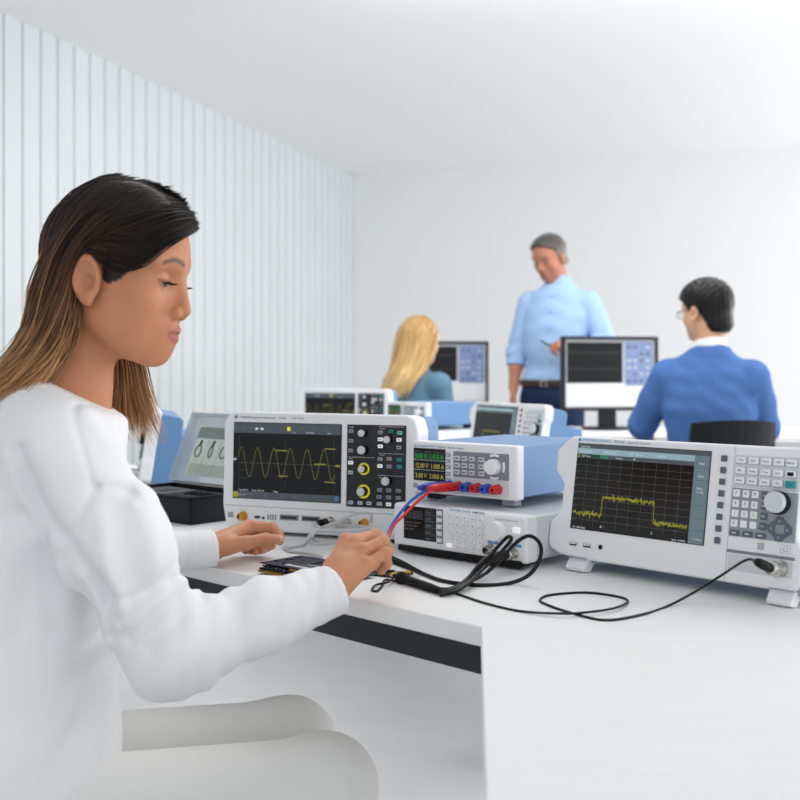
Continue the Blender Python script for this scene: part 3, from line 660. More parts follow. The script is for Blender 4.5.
def head_tint(Q, base, lip, brow, female=True, hairline=None):
    """skin colour with lips, brows, eyes and ear warmth; Q in head coordinates"""
    Q = face_co(Q); n = len(Q); T = np.tile(np.asarray(base, float), (n, 1)); ay = np.abs(Q[:, 1])
    def mixin(mask, c): T[:] = T*(1-mask[:, None])+np.asarray(c)*mask[:, None]
    lipd = np.maximum(((ay/.021)**2+((Q[:, 2]+.0525)/.0115)**2), 0); m_ = np.clip((1.05-lipd)/.2, 0, 1)*(Q[:, 0] > .075); mixin(m_*.75, lip)
    bz = .0335+.004*np.sin(np.clip((ay-.012)/.04, 0, 1)*math.pi)-.0025*np.clip((ay-.036)/.015, 0, 1)
    m_ = np.clip(1.2-np.abs(Q[:, 2]-bz)/(.0042-.03*np.clip(ay-.03, 0, .02)), 0, 1)*(ay > .013)*(ay < .051)*(Q[:, 0] > .055); mixin(np.clip(m_, 0, 1)*.85, brow)
    eye = (((ay-.033)/.0125)**2+((Q[:, 2]-.0060)/.0024)**2); m_ = np.clip((1-eye)/.25, 0, 1)*(Q[:, 0] > .07); mixin(m_*.8, (.30, .22, .19))
    ir = ((ay-.033)/.0065)**2+((Q[:, 2]-.0068)/.0048)**2; m_ = m_*np.clip((1-ir)/.2, 0, 1); mixin(m_, (.02, .012, .01))
    lid = np.clip(1-np.abs(Q[:, 2]-.0100-.001*np.cos((ay-.033)*100))/.0026, 0, 1)*(np.abs(ay-.033) < .0135)*(Q[:, 0] > .068); mixin(lid*(.9 if female else .5), (.02, .015, .012))
    ck = np.exp(-(((Q[:, 0]-.07)/.02)**2+((ay-.045)/.015)**2+((Q[:, 2]+.02)/.016)**2)); mixin(ck*.18, (.70, .26, .17))
    return T

class Hand:
    """five fingers given joint by joint, palm from the wrist to the knuckles"""
    def __init__(s, wrist, fingers, thumb, sc=1., pr=None):
        s.w = A(*wrist); s.fi = [[A(*p) for p in f] for f in fingers]; s.th = [A(*p) for p in thumb]; s.sc = sc; s.pr = pr
    def sdf(s, P):
        k = s.sc; d = None; n = len(s.fi)
        c = sum(f[0] for f in s.fi)/n; ax = s.fi[0][0]-s.fi[-1][0]; ax /= np.linalg.norm(ax)
        for i, f in enumerate(s.fi):
            root = s.w+ax*(.011-.022*i/(n-1))*k
            e = rc(P, root, f[0], .0135*k, .0098*k); d = e if d is None else smin(d, e, .010*k)
        m_ = (s.w*.45+c*.55); d = smin(d, rc(P, s.w, m_, .017*k, .014*k), .012*k)
        t = s.th; d = smin(d, rc(P, t[0], t[1], .0135*k, .0105*k), .014*k)
        R_ = [.0090, .0080, .0073, .0060]
        for i, f in enumerate(s.fi):
            q = [1., 1.03, .98, .86][i]*k
            e = smin(sph(P, f[0], R_[0]*q*1.06), chain(P, f, [r*q for r in R_], .0025*k), .003*k); e = smin(e, sph(P, f[1], R_[1]*q*1.06), .003*k)
            d = smin(d, e, .0045*k)
        e = smin(rc(P, t[1], t[2], .0098*k, .0090*k), rc(P, t[2], t[3], .0090*k, .0068*k), .003*k)
        d = smin(d, e, .005*k)
        return d
    def nails(s, P, T, col, flip=None):
        """nail colour at the finger ends, on the back of the last joint"""
        for f in s.fi+[s.th]:
            a, b = f[-2], f[-1]; ax = (b-a)/np.linalg.norm(b-a); bend = f[-3]-a; nrm = -(bend-ax*(bend @ ax))
            nrm = f[-2]-(f[-3]+f[-1])/2; nrm = nrm-ax*(nrm @ ax); ln = np.linalg.norm(nrm); nrm = nrm/ln if ln > 1e-6 else A(0,0,1)
            q = P-b; al = q @ ax; nn = q @ nrm; m_ = (al > -.005)*(al < .0055)*(nn > .0030*s.sc)*(np.sqrt((q*q).sum(1)) < .0095*s.sc)
            T[m_] = T[m_]*.35+np.asarray(col)*.65
def folds(P, ax, seed, lam, stretch=4.):
    """irregular cloth folds running across direction ax"""
    ax = np.asarray(ax, float); ax /= np.linalg.norm(ax); r = np.random.RandomState(seed); out = np.zeros(len(P))
    for i in range(5):
        o = r.normal(size=3); o -= ax*(o @ ax); o /= np.linalg.norm(o); kx = 2*math.pi/(lam*r.uniform(.7, 1.5)); ph = r.uniform(0, 6.28)
        out += np.sin((P @ ax)*kx+(P @ o)*kx/stretch*r.uniform(.6, 1.6)+ph+1.3*np.sin((P @ o)*kx*.21+ph))
    return out/5
def strands(name, guides, m, parent, n, r0, seg=26, jit=.003, tipjit=.02, col=None, base_off=0., seed=1, u_rng=None, origin=None, clump=.5, push=None):
    """locks of long hair: many thin tapered strands between neighbouring guide lines, one mesh"""
    r = np.random.RandomState(seed); Gd = []
    for g in guides:
        c = crom(g, 12); L_ = np.concatenate([[0], np.cumsum(np.linalg.norm(np.diff(c, axis=0), axis=1))]); t = np.linspace(0, L_[-1], seg)
        Gd.append(np.stack([np.interp(t, L_, c[:, k]) for k in range(3)], 1))
    Gd = np.array(Gd); ng = len(Gd); V = []; Fc = []; T = []; ns = 4
    s = np.linspace(0, 1, seg)
    for i in range(n):
        u = r.uniform(0, ng-1) if u_rng is None else r.uniform(*u_rng)
        cu = round(u*7)/7; uu = np.clip(u+(cu-u)*clump*s, 0, ng-1); k = np.minimum(uu.astype(int), ng-2); w = (uu-k)[:, None]; w = w*w*(3-2*w)*.5+w*.5
        pts = Gd[k, np.arange(seg)]*(1-w)+Gd[k+1, np.arange(seg)]*w
        j1 = r.normal(size=3)*jit; j2 = r.normal(size=3)*tipjit; ph = r.uniform(0, 6.28); wob = r.normal(size=3)*jit
        pts = pts+j1*np.minimum(1, s*4+.25)[:, None]+j2*(s**3)[:, None]+wob*np.sin(s*5+ph)[:, None]
        end = r.uniform(.86, 1.) if r.rand() > .2 else r.uniform(.6, .95)
        t2 = s*end; pts = np.stack([np.interp(t2, s, pts[:, q]) for q in range(3)], 1)
        if push is not None: pts = push(pts, r)
        tg = np.gradient(pts, axis=0); tg /= np.linalg.norm(tg, axis=1)[:, None]; xa = np.cross(tg, A(.2, .9, .35)); xa /= np.linalg.norm(xa, axis=1)[:, None]; ya = np.cross(tg, xa)
        rad = r0*r.uniform(.6, 1.25)*np.clip(np.minimum(np.minimum(1., (1.02-s)*3.5), s*9+.12), .12, 1)
        base = len(V)*seg
        for a in range(ns):
            th = 2*math.pi*a/ns+ph
            V.append(pts+(xa*math.cos(th)+ya*math.sin(th))*rad[:, None])
        for q in range(seg-1):
            for a in range(ns): Fc.append((base+a*seg+q, base+((a+1) % ns)*seg+q, base+((a+1) % ns)*seg+q+1, base+a*seg+q+1))
        c = col(t2, r, u); T += [c]*ns
    o = np_mesh(name, np.concatenate(V), np.array(Fc), m, parent, origin, np.concatenate(T)); return o
# ------------------------------------------------------------------ people
def near(P, c, Rb, inner, f):
    """evaluate f only close to c; elsewhere a safe distance"""
    q = P-c; l = np.sqrt((q*q).sum(1)); d = l-inner; k = l < Rb
    if k.any(): d[k] = f(P[k])
    return d
def plane(P, p, n): n = np.asarray(n, float); n = n/np.linalg.norm(n); return (P-np.asarray(p, float)) @ n
LIP = srgb(164, 88, 80)[:3]
def hair_cap(Q, t=.010, line=None, seed=0, rough=.0015):
    d = ell(Q, (-.010, 0, .042), (.098+t, .072+t, .083+t)); d = smin(d, ell(Q, (.012, 0, .056), (.080+t, .066+t*.8, .064+t)), .02)
    d = smin(d, ell(Q, (-.058, 0, -.038), (.043+t*.6, .056, .055)), .02)
    xs, zs = line; zc = np.interp(Q[:, 0], xs, zs); zc = zc+.012*np.clip((.05-np.abs(Q[:, 1]))/.05, 0, 1)*(Q[:, 0] > .04)
    d = smax(d, (zc-Q[:, 2])*.8, .008)
    return d+rough*(np.sin(Q[:, 1]*260+4*np.sin(Q[:, 0]*60+seed))+np.sin(Q[:, 2]*190+Q[:, 0]*240))*.5

# ---------------- seated person in white, nearest
def woman():
    base = A(-.50, 1.33, 0); root = empty('person', base)
    tag(root, 'person in a white long sleeved top with long brown hair, seated at the near bench', 'person')
    F2 = A(.93, .37, 0); L2 = A(-.37, .93, 0)
    C = A(-.355, 1.360, 1.147); HF = head_frame(-5, 9); toQ = lambda P: (P-C) @ HF
    N0 = A(-.425, 1.375, .97)
    SR, SL = at(56, 452, 1.24), A(-.455, 1.525, .965)
    ER, EL = at(172, 648, 1.245), A(-.47, 1.56, .765)
    WR, WL = at(331, 590, 1.345), at(211, 548, 1.640)
    right = Hand(WR, [
        [at(346,541,1.42), at(368,538,1.448), at(378,549,1.455), at(378,561,1.447)],
        [at(356,543.5,1.405), at(376,536,1.43), at(386,546,1.435), at(386,559,1.43)],
        [at(364,551,1.385), at(383,541,1.405), at(388,551,1.415), at(384,562,1.42)],
        [at(367,565,1.362), at(386,553,1.375), at(387,564,1.385), at(381,571,1.392)]],
        [at(334,570,1.385), at(346,566,1.42), at(360,566,1.44), at(374,566,1.445)])
    left = Hand(WL, [
        [at(249,526,1.70), at(272,527.5,1.71), at(279,535,1.705), at(280,541.5,1.69)],
        [at(247,528,1.72), at(268,535,1.735), at(271,545,1.72), at(263,550,1.70)],
        [at(243,532,1.735), at(262,542,1.745), at(263,549,1.73), at(255,551.5,1.71)],
        [at(238,537,1.74), at(252,546,1.745), at(251,550,1.73), at(245,551,1.715)]],
        [at(229,546,1.643), at(246,543,1.645), at(265,539,1.655), at(280,539.5,1.672)])
    nk_top = C+HF @ A(-.030, 0, -.045)
    def body(P):
        d = near(P, C, .19, .140, lambda p: head_sdf(toQ(p)))
        neck = rc(P, nk_top, A(-.424, 1.372, 1.0), .0450, .051); neck = smin(neck, rc(P, A(-.424, 1.372, 1.0), N0+A(0, 0, -.02), .051, .058), .03)
        d = smin(d, neck, .022)
        t = smin(ell(P, (-.455, 1.362, .85), (.084, .128, .13)), rc(P, SR+A(0, .02, -.03), SL+A(0, -.02, -.03), .024, .024), .03)
        t = smin(t, ell(P, (-.485, 1.345, .66), (.10, .12, .18)), .05); d = smin(d, t, .03)
        d = smin(d, chain(P, [SR, ER, WR], [.036, .033, .0195], .02), .02)
        d = smin(d, chain(P, [SL, EL, WL], [.036, .033, .0195], .02), .02)
        for h in (right, left):
            c = sum(f[1] for f in h.fi)/4; d = smin(d, near(P, c, .14, .105, h.sdf), .006)
        return d
    V, Fq = surface(body, (-.60, 1.14, .55), (.02, 1.80, 1.28), .0023)
    Q = toQ(V); T = head_tint(Q, srgb(192, 130, 96)[:3], LIP, srgb(44, 28, 20)[:3])
    far = (np.abs(Q[:, 0]) > .16) | (Q[:, 2] < -.2); T[far] = srgb(198, 138, 104)[:3]
    for h in (right, left): h.nails(V, T, srgb(226, 176, 156)[:3])
    # scalp under the hair
    hl = np.interp(Q[:, 0], [-.2, -.03, -.012, .002, .008, .014, .030, .040, .052, .08, .1], [-.06, -.05, .036, .030, .0, -.004, .004, .020, .044, .070, .085])
    sc = (Q[:, 2] > hl) & (Q[:, 2] < .2) & (np.abs(Q[:, 0]) < .15) & ((np.abs(Q[:, 1]) < .0755) | (Q[:, 2] > .04) | (Q[:, 0] < -.04)); T[sc] = srgb(22, 15, 13)[:3]
    np_mesh('body', V, Fq, M['skin'], root, base, T)
    # ---- white top
    wr_ax = (right.fi[1][0]-WR); wr_ax /= np.linalg.norm(wr_ax); wl_ax = (left.fi[1][0]-WL); wl_ax /= np.linalg.norm(wl_ax)
    ar = (WR-ER)/np.linalg.norm(WR-ER); al = (WL-EL)/np.linalg.norm(WL-EL)
    nr = ar*.75+wr_ax*.25; nl = al*.8+wl_ax*.2
    WRe, WLe = WR+ar*.03, WL+al*.03
    TF = np.stack([F2, L2, A(0, 0, 1)], 1)
    cz = lambda *l: [at(a, c, 1.185) for a, c in l]
    CREASES = [(cz((60,396),(76,438),(92,489)), .0035, .0022), (cz((92,489),(82,514),(66,540)), .006, .005), (cz((92,489),(112,491),(134,503)), .005, .0045),
      (cz((18,452),(33,500),(60,536),(85,566),(108,600)), .011, .011), (cz((81,410),(101,438),(126,470),(136,500)), .011, -.0055), (cz((95,415),(118,448),(142,486)), .008, .004),
      (cz((112,510),(124,548),(134,585)), .012, .005), (cz((134,505),(150,540),(158,570)), .011, -.005), (cz((104,520),(108,560),(118,600),(124,622)), .010, -.005),
      (cz((118,622),(140,602),(178,580)), .007, .008), (cz((128,600),(150,588),(172,566)), .006, .006), (cz((128,640),(160,612),(192,590)), .008, .008), (cz((150,650),(180,618),(208,594)), .008, .006), (cz((96,578),(104,600),(106,640)), .008, .007),
      (cz((30,480),(36,520),(30,580),(40,640)), .014, .007), (cz((60,560),(70,600),(64,660)), .012, .008), (cz((10,520),(14,580),(8,640)), .014, .006), (cz((82,590),(84,630),(76,690)), .010, .007),
      (cz((225,600),(232,630),(228,650)), .010, .004), (cz((262,588),(270,612),(262,640)), .010, .004), (cz((300,574),(308,600),(300,625)), .009, .004)]
    def top(P):
        t = smin(ell(P, (-.480, 1.362, .865), (.110, .160, .185), TF), rc(P, A(-.412, 1.33, .955), A(-.374, 1.275, .885), .058, .060), .04)
        for s in (1, -1): t = smin(t, sph(P, A(-.486, 1.362, .850)+F2*.062+L2*.066*s, .056), .05)
        t = smin(t, rc(P, SR+A(-.012, .01, .012), SL+A(0, -.01, -.004), .052, .058), .06)
        t = smin(t, rc(P, A(-.452, 1.376, .945), A(-.426, 1.372, 1.030), .092, .069), .05)
        t = smin(t, ell(P, (-.488, 1.345, .67), (.128, .152, .20), TF), .07); t = smin(t, ell(P, (-.50, 1.335, .54), (.15, .178, .14), TF), .06)
        dn = plane(P, A(-.458, 1.362, .86), A(.55, -.25, -.8))
        t = t+.008*folds(P, A(.5, -.8, .35), 3, .085, 3.)*np.clip((.93-P[:, 2])/.12, 0, 1)+.003*folds(P, A(.3, -.6, .7), 8, .05, 4.)
        def arm(S, E, W, We, rs, seed, n, hs):
            a = chain(P, [S, S*.5+E*.5, E, E*.45+W*.55, We], rs, .03)
            q1 = np.clip(((P-S) @ (E-S))/((E-S) @ (E-S)), 0, 1); dE = np.sqrt(((P-E)**2).sum(1)); dW = np.sqrt(((P-W)**2).sum(1))
            axu = (E-S)/np.linalg.norm(E-S); axf = (W-E)/np.linalg.norm(W-E)
            k = np.exp(-(dE/.085)**2)
            a = a+.009*k*folds(P, axf+.4*axu, seed, .036, 5.)+.005*folds(P, axu, seed+1, .075, 2.2)*np.exp(-(dE/.2)**2)
            a = a+.0018*np.exp(-((dW-.05)/.04)**2)*folds(P, axf, seed+2, .022, 4.)
            a = smax(a, plane(P, W+n*.004, n), .004)
            hole = rc(P, W-n*.012, W+n*.05, .0215*hs, .024*hs); return smax(a, -hole, .002)
        ra = arm(SR, ER, WR, WRe, [.062, .059, .053, .041, .0305], 21, nr, 1.08); la = arm(SL, EL, WL, WLe, [.068, .062, .046, .032, .0270], 31, nl, .96)
        # seam round the right upper arm and down from the neck
        t = smin(t, ra, .010); t = smin(t, la, .022)
        near_ = np.clip((1.36-P[:, 1])/.03, 0, 1); XZ = P[:, [0, 2]]
        for pts, wd, dp in CREASES:
            q = crom(pts, 5)[:, [0, 2]]; dm = np.full(len(P), 9.)
            for i in range(len(q)-1):
                ab = q[i+1]-q[i]; tt = np.clip(((XZ-q[i]) @ ab)/(ab @ ab), 0, 1); e = XZ-q[i]-tt[:, None]*ab; end = 1-.0*tt; dm = np.minimum(dm, (e*e).sum(1))
            t = t+dp*near_*np.exp(-dm/wd**2)
        nck = A(.44, .10, .88); nck /= np.linalg.norm(nck)
        lip = plane(P, A(-.424, 1.368, 1.018), nck)
        t = smax(t, lip, .006)
        axis_hole = rc(P, A(-.431, 1.3735, 1.010), A(-.401, 1.37, 1.095), .051, .053)
        t = smax(t, -axis_hole, .004)
        t = t-.0014*np.exp(-((lip+.012)/.008)**2)*np.clip((.06-axis_hole)/.03, 0, 1)
        return smax(t, .49-P[:, 2], .004)
    V, Fq = surface(top, (-.72, 1.10, .46), (.02, 1.80, 1.10), .0034)
    np_mesh('long_sleeved_top', V, Fq, M['knit'], root, base)
    # ---- trousers and shoes
    HR, HL = A(-.50, 1.335, .50)-L2*.085, A(-.50, 1.335, .50)+L2*.085
    KR, KL = HR+F2*.40+A(0, 0, .0), HL+F2*.40
    def trs(P):
        d = ell(P, (-.505, 1.333, .52), (.135, .165, .105), TF)
        for h, k in ((HR, KR), (HL, KL)): d = smin(d, chain(P, [h, k, k+A(.0, .0, -.36)+F2*.02], [.082, .062, .046], .03), .03)
        return smax(d, .10-P[:, 2], .004)
    V, Fq = surface(trs, (-.72, 1.06, .06), (.10, 1.72, .68), .009); np_mesh('trousers', V, Fq, M['khaki'], root, base)
    for k in (KR, KL):
        f0 = k+F2*.02; f0[2] = 0
        def sh(P): return smax(smin(ell(P, f0+F2*.06+A(0, 0, .035), (.115, .042, .038), TF), rc(P, f0+A(0, 0, .05), f0+A(0, 0, .12), .042, .040), .03), -P[:, 2], .003)
        V, Fq = surface(sh, f0-A(.16, .14, .01), f0+A(.20, .16, .18), .006); np_mesh('shoe', V, Fq, M['shoe'], root, base)
    # ---- hair
    dark, mid, tip = [np.array(srgb(*c)[:3]) for c in ((30, 21, 19), (98, 66, 44), (196, 148, 102))]
    def hcol(lo, hi):
        def f(t, r, u):
            k = np.clip((t-lo)/(hi-lo)+r.normal()*.16, 0, 1)[:, None]; v = r.uniform(.65, 1.25)
            c = np.where(k < .5, dark+(mid-dark)*(k*2), mid+(tip-mid)*(k*2-1)); return c*v
        return f
    def push(pts, r):
        q = toQ(pts); rr = A(.094, .0745, .085)+r.uniform(0, .006); cc = A(.0, 0, .036); e = (q-cc)/rr; l = np.linalg.norm(e, axis=1)
        inside = (l < 1) & (q[:, 2] > -.055); e[inside] /= l[inside][:, None]; return (e*rr+cc) @ HF.T+C
    g = [
     [at(197,228,1.345), at(180,236,1.315), at(160,246,1.300), at(140,262,1.290), at(120,267,1.283), at(102,250,1.287), at(85,252,1.294), at(74,266,1.300), at(73,302,1.302), at(66,348,1.285), at(30,385,1.270), at(-8,408,1.26)],
     [at(196,222,1.345), at(178,228,1.318), at(155,236,1.299), at(130,246,1.287), at(106,244,1.285), at(86,247,1.291), at(71,278,1.295), at(65,320,1.290), at(43,360,1.272), at(8,392,1.258), at(-25,415,1.25)],
     [at(192,214,1.35), at(168,216,1.318), at(140,224,1.295), at(112,234,1.284), at(88,243,1.287), at(72,262,1.289), at(60,300,1.283), at(42,342,1.278), at(12,378,1.264), at(-22,408,1.255)],
     [at(184,204,1.357), at(152,205,1.325), at(122,214,1.298), at(96,228,1.284), at(76,250,1.279), at(63,280,1.282), at(49,322,1.284), at(26,360,1.276), at(-6,396,1.262), at(-40,425,1.26)],
     [at(152,187,1.37), at(122,192,1.325), at(96,207,1.298), at(75,231,1.286), at(60,256,1.285), at(48,290,1.290), at(36,330,1.290), at(15,370,1.284), at(-18,405,1.275)],
     [at(124,178,1.385), at(96,186,1.345), at(75,204,1.325), at(60,229,1.315), at(48,259,1.317), at(36,291,1.322), at(30,331,1.322), at(11,369,1.316), at(-18,405,1.31)],
     [at(116,178,1.40), at(86,188,1.39), at(66,206,1.385), at(55,235,1.382), at(48,262,1.378), at(39,295,1.372), at(31,335,1.366), at(13,371,1.36), at(-14,405,1.35)],
     [at(118,178,1.41), at(90,188,1.43), at(70,208,1.44), at(57,236,1.445), at(47,262,1.442), at(38,295,1.44), at(30,335,1.43), at(14,371,1.42), at(-12,405,1.41)]]
    strands('hair', g, M['hair'], root, 3000, .0010, col=hcol(.30, .90), jit=.0026, tipjit=.010, seed=4, origin=base, push=push, clump=.8)
    g2 = [[at(186,204,1.362), at(172,214,1.40), at(160,230,1.425), at(142,260,1.442), at(128,290,1.452), at(118,340,1.462), at(114,385,1.468), at(120,415,1.466), at(132,437,1.462)],
          [at(180,198,1.365), at(160,206,1.41), at(142,225,1.440), at(128,260,1.450), at(122,300,1.458), at(124,345,1.462), at(128,385,1.466), at(136,415,1.462), at(146,438,1.458)],
          [at(172,193,1.37), at(150,198,1.415), at(130,215,1.447), at(112,260,1.456), at(118,305,1.460), at(134,350,1.462), at(142,390,1.462), at(150,418,1.458), at(160,441,1.452)],
          [at(160,187,1.375), at(140,190,1.42), at(118,205,1.450), at(98,250,1.458), at(88,300,1.456), at(84,345,1.445), at(80,380,1.435), at(60,405,1.42), at(40,430,1.40)],
          [at(124,178,1.40), at(104,184,1.44), at(84,204,1.455), at(68,240,1.457), at(58,290,1.452), at(46,335,1.44), at(20,375,1.425), at(-12,405,1.41)]]
    strands('hair_lock', g2, M['hair'], root, 1500, .0011, col=hcol(.34, .92), jit=.0030, tipjit=.008, seed=9, origin=base, push=push, clump=.8)
    # lashes
    for s in (1, -1):
        b = MB()
        for i in range(15):
            a = -1+2*i/14; p0 = A(.0775-.0050*a*a, (.033+.0105*a)*s, .0098-.0012*a*a); dv = A(1, .45*a*s, -.12); dv /= np.linalg.norm(dv)
            pts = [C+HF @ (p0+dv*t-A(0, 0, .0016*math.sin(t*300)) if False else C*0+p0+dv*t+A(0, 0, 40*(t-.004)**2-.0006)) for t in (0, .004, .0075, .0105)]
            b.tube([tuple(np.asarray(p)-base) for p in pts], .0007, M['lash'], 4, [1, .9, .6, .2])
        b.build('eyelashes', root)
    return root
woman()
st = empty('lab_stool', (-.505, 1.335, 0)); tag(st, 'round lab stool that the person in white sits on', 'stool')
MB().lathe((0, 0, .385), (0,0,1), [(.17, 0), (.185, .008), (.185, .03), (.17, .042)], M['black'], 36).build('seat', st)
MB().lathe((0, 0, .06), (0,0,1), [(.025, 0), (.025, .326)], M['chrome'], 16).build('column', st)
for i in range(5):
    a = 2*math.pi*i/5; l = MB(); l.tube([(0, 0, .07), (.12*math.cos(a), .12*math.sin(a), .06), (.24*math.cos(a), .24*math.sin(a), .045)], .014, M['black']); l.build('leg', st)
    MB().lathe((.24*math.cos(a), .24*math.sin(a)-.012, .025), (0,1,0), [(.025, 0), (.025, .024)], M['black'], 16).build('caster', st)
# ---------------- the people behind
def quick_hand(W, d, n, t, curl=(25,40,30), sc=1., thumb=.5):
    d, n, t = [np.asarray(v, float)/np.linalg.norm(v) for v in (d, n, t)]; W = np.asarray(W, float)
    L_ = [(.040,.024,.020), (.044,.028,.021), (.041,.026,.020), (.032,.020,.018)]; fs = []
    for i in range(4):
        k = W+(d*[.086,.089,.085,.078][i]+t*[.028,.0095,-.009,-.027][i])*sc; p = [k]; a = 0
        for j in range(3):
            a += math.radians(curl[j]*(1+.08*i)); v = d*math.cos(a)-n*math.sin(a)+t*(.10-.065*i)*(1-.3*j); v /= np.linalg.norm(v); p.append(p[-1]+v*L_[i][j]*sc)
        fs.append(p)
    th = [W+(d*.02+t*.024-n*.004)*sc, W+(d*.052+t*.046-n*.012)*sc, W+(d*.078+t*(.052-.02*thumb)-n*(.018+.012*thumb))*sc, W+(d*.100+t*(.046-.034*thumb)-n*(.022+.024*thumb))*sc]
    return Hand(W, fs, th, sc)
def bounds(*pts, pad=.2): q = np.array(pts); return q.min(0)-pad, q.max(0)+pad

def blue_person():
    base = A(1.22, 4.27, 0); root = empty('person', base)
    tag(root, 'person in a blue knitted jumper with short black hair, seated before the monitor', 'person')
    C = at(706, 314, 4.27); HF = head_frame(124, 6); toQ = lambda P: ((P-C) @ HF)/1.04
    nb = at(710, 352, 4.25); SL, SR = at(668, 376, 4.29), at(752, 377, 4.22)
    EL, ER = at(643, 424, 4.40), at(765, 428, 4.36); WL, WR = at(650, 436, 4.72)+A(-.02,0,0), at(745, 434, 4.70)
    up = A(0, 0, 1); pel = A(1.225, 4.25, .50)
    hl, hr = quick_hand(WL, (.1,1,-.10), (0,.1,1), (1,0,0)), quick_hand(WR, (-.1,1,-.10), (0,.1,1), (-1,0,0))
    def body(P):
        d = near(P, C, .20, .15, lambda p: head_sdf(toQ(p))*1.04)
        d = smin(d, rc(P, C+HF @ A(-.025, 0, -.045), nb+A(0, .01, -.06), .054, .062), .025)
        d = smin(d, rc(P, SL, SR, .05, .05), .06); d = smin(d, rc(P, nb+A(0, .02, -.12), pel+A(0, 0, .06), .12, .12), .06)
        for S, E, W in ((SL, EL, WL), (SR, ER, WR)): d = smin(d, chain(P, [S, E, W], [.042, .036, .024], .02), .02)
        for h in (hl, hr): d = smin(d, near(P, h.w+A(0,.08,0), .14, .11, h.sdf), .01)
        return d
    lo, hi = bounds(C, SL, SR, EL, ER, pel, WL, WR, pad=.16); hi = hi+A(0, .1, .0)
    V, Fq = surface(body, lo, hi, .0055); Q = toQ(V); T = head_tint(Q, srgb(212, 164, 134)[:3], LIP, srgb(40, 30, 26)[:3], False)
    T[(np.abs(Q) > .2).any(1)] = srgb(212, 164, 134)[:3]
    np_mesh('body', V, Fq, M['skin'], root, base, T)
    line = ([-.14, -.09, -.05, -.035, -.02, .0, .012, .03, .06, .10], [-.088, -.084, -.076, -.03, .026, .004, .0, .032, .058, .078])
    V, Fq = surface(lambda P: hair_cap(toQ(P), .012, line)*1.04, C-.16, C+.17, .0035)
    np_mesh('hair', V, Fq, M['hair'], root, base, np.tile(np.array(srgb(24, 22, 22)[:3]), (len(V), 1)))
    TF = np.stack([A(-.09, .996, 0), A(-.996, -.09, 0), up], 1)
    def knit(P):
        d = rc(P, SL+A(.012, 0, -.004), SR+A(-.012, 0, -.004), .066, .066); d = smin(d, rc(P, nb+A(0, .010, -.06), nb+A(0, .002, -.012), .10, .080), .05)
        d = smin(d, ell(P, nb+A(.0, .01, -.22), (.135, .185, .22), TF), .06); d = smin(d, ell(P, pel+A(0, 0, .14), (.135, .172, .22), TF), .06); d = smin(d, ell(P, pel+A(0, .0, .02), (.13, .175, .12), TF), .05)
        d = d+.004*folds(P, A(.2, .3, .9), 5, .09, 3.)
        for S, E, W, s in ((SL, EL, WL, 1), (SR, ER, WR, 2)):
            a = chain(P, [S, S*.5+E*.5, E, W+(W-E)*.02], [.068, .064, .056, .036], .02); k = np.exp(-(np.sqrt(((P-E)**2).sum(1))/.10)**2); a = a+.007*k*folds(P, W-E, 40+s, .045, 4.)
            n = (W-E)/np.linalg.norm(W-E); d = smin(d, smax(a, plane(P, W, n), .004), .016)
        d = smax(d, plane(P, nb+A(0, 0, .014), A(0, .30, 1)), .005); d = smax(d, -rc(P, nb+A(0, .004, -.03), nb+A(-.005, .002, .08), .064, .070), .004); return smax(d, .50-P[:, 2], .004)
    V, Fq = surface(knit, lo-.03, hi+.03, .006); np_mesh('jumper', V, Fq, M['bluek'], root, base)
    def col(P):
        a, b = nb+A(0, .004, -.03), nb+A(-.004, .002, .046); d = rc(P, a, b, .072, .066); d = smax(d, plane(P, nb+A(0, 0, .044), A(-.10, .25, 1)), .003); d = smax(d, -rc(P, a, b+(b-a)*.3, .060, .058), .002); return smax(d, -plane(P, nb+A(0, 0, -.03), A(0, 0, 1)), .002)
    V, Fq = surface(col, nb-.12, nb+.13, .004); np_mesh('shirt_collar', V, Fq, M['collar'], root, base)
    def trs(P):
        d = ell(P, pel+A(0, 0, .0), (.13, .17, .10), TF)
        for s in (-1, 1):
            h = pel+A(.085*s, .02, 0); k = h+A(.03*s, .40, .0); d = smin(d, chain(P, [h, k, k+A(0, .02, -.36)], [.085, .066, .05], .03), .03)
        return smax(d, .10-P[:, 2], .004)
    V, Fq = surface(trs, pel-A(.3, .25, .5), pel+A(.3, .62, .16), .012); np_mesh('trousers', V, Fq, M['darkcloth'], root, base)
    for s in (-1, 1):
        f0 = pel+A(.115*s, .46, 0); f0[2] = 0
        V, Fq = surface(lambda P: smax(smin(ell(P, f0+A(0, .05, .035), (.046, .125, .038)), rc(P, f0+A(0,0,.05), f0+A(0,0,.12), .045, .043), .03), -P[:, 2], .003), f0-A(.1, .16, .01), f0+A(.1, .22, .18), .008); np_mesh('shoe', V, Fq, M['shoe'], root, base)
    g = MB(); W_ = lambda q: tuple(C+HF @ (A(*q)*1.04)-base)
    for s in (1, -1):
        g.tube([W_((.092+.004*math.cos(a), (.034+.021*math.cos(a))*s, .008+.016*math.sin(a))) for a in np.linspace(0, 6.283, 18)], .0011, M['black'], 6)
        g.add([W_((.0935, (.034+.020*math.cos(a))*s, .008+.0155*math.sin(a))) for a in np.linspace(0, 6.1, 16)], [list(range(16))], M['glass'])
        g.tube([W_((.092, .055*s, .012)), W_((.06, .078*s, .014)), W_((-.005, .080*s, .014)), W_((-.018, .080*s, .0))], .0012, M['black'], 6)
    g.tube([W_((.096, -.013, .010)), W_((.099, 0, .012)), W_((.096, .013, .010))], .0012, M['black'], 6); g.build('glasses', root)
blue_person()

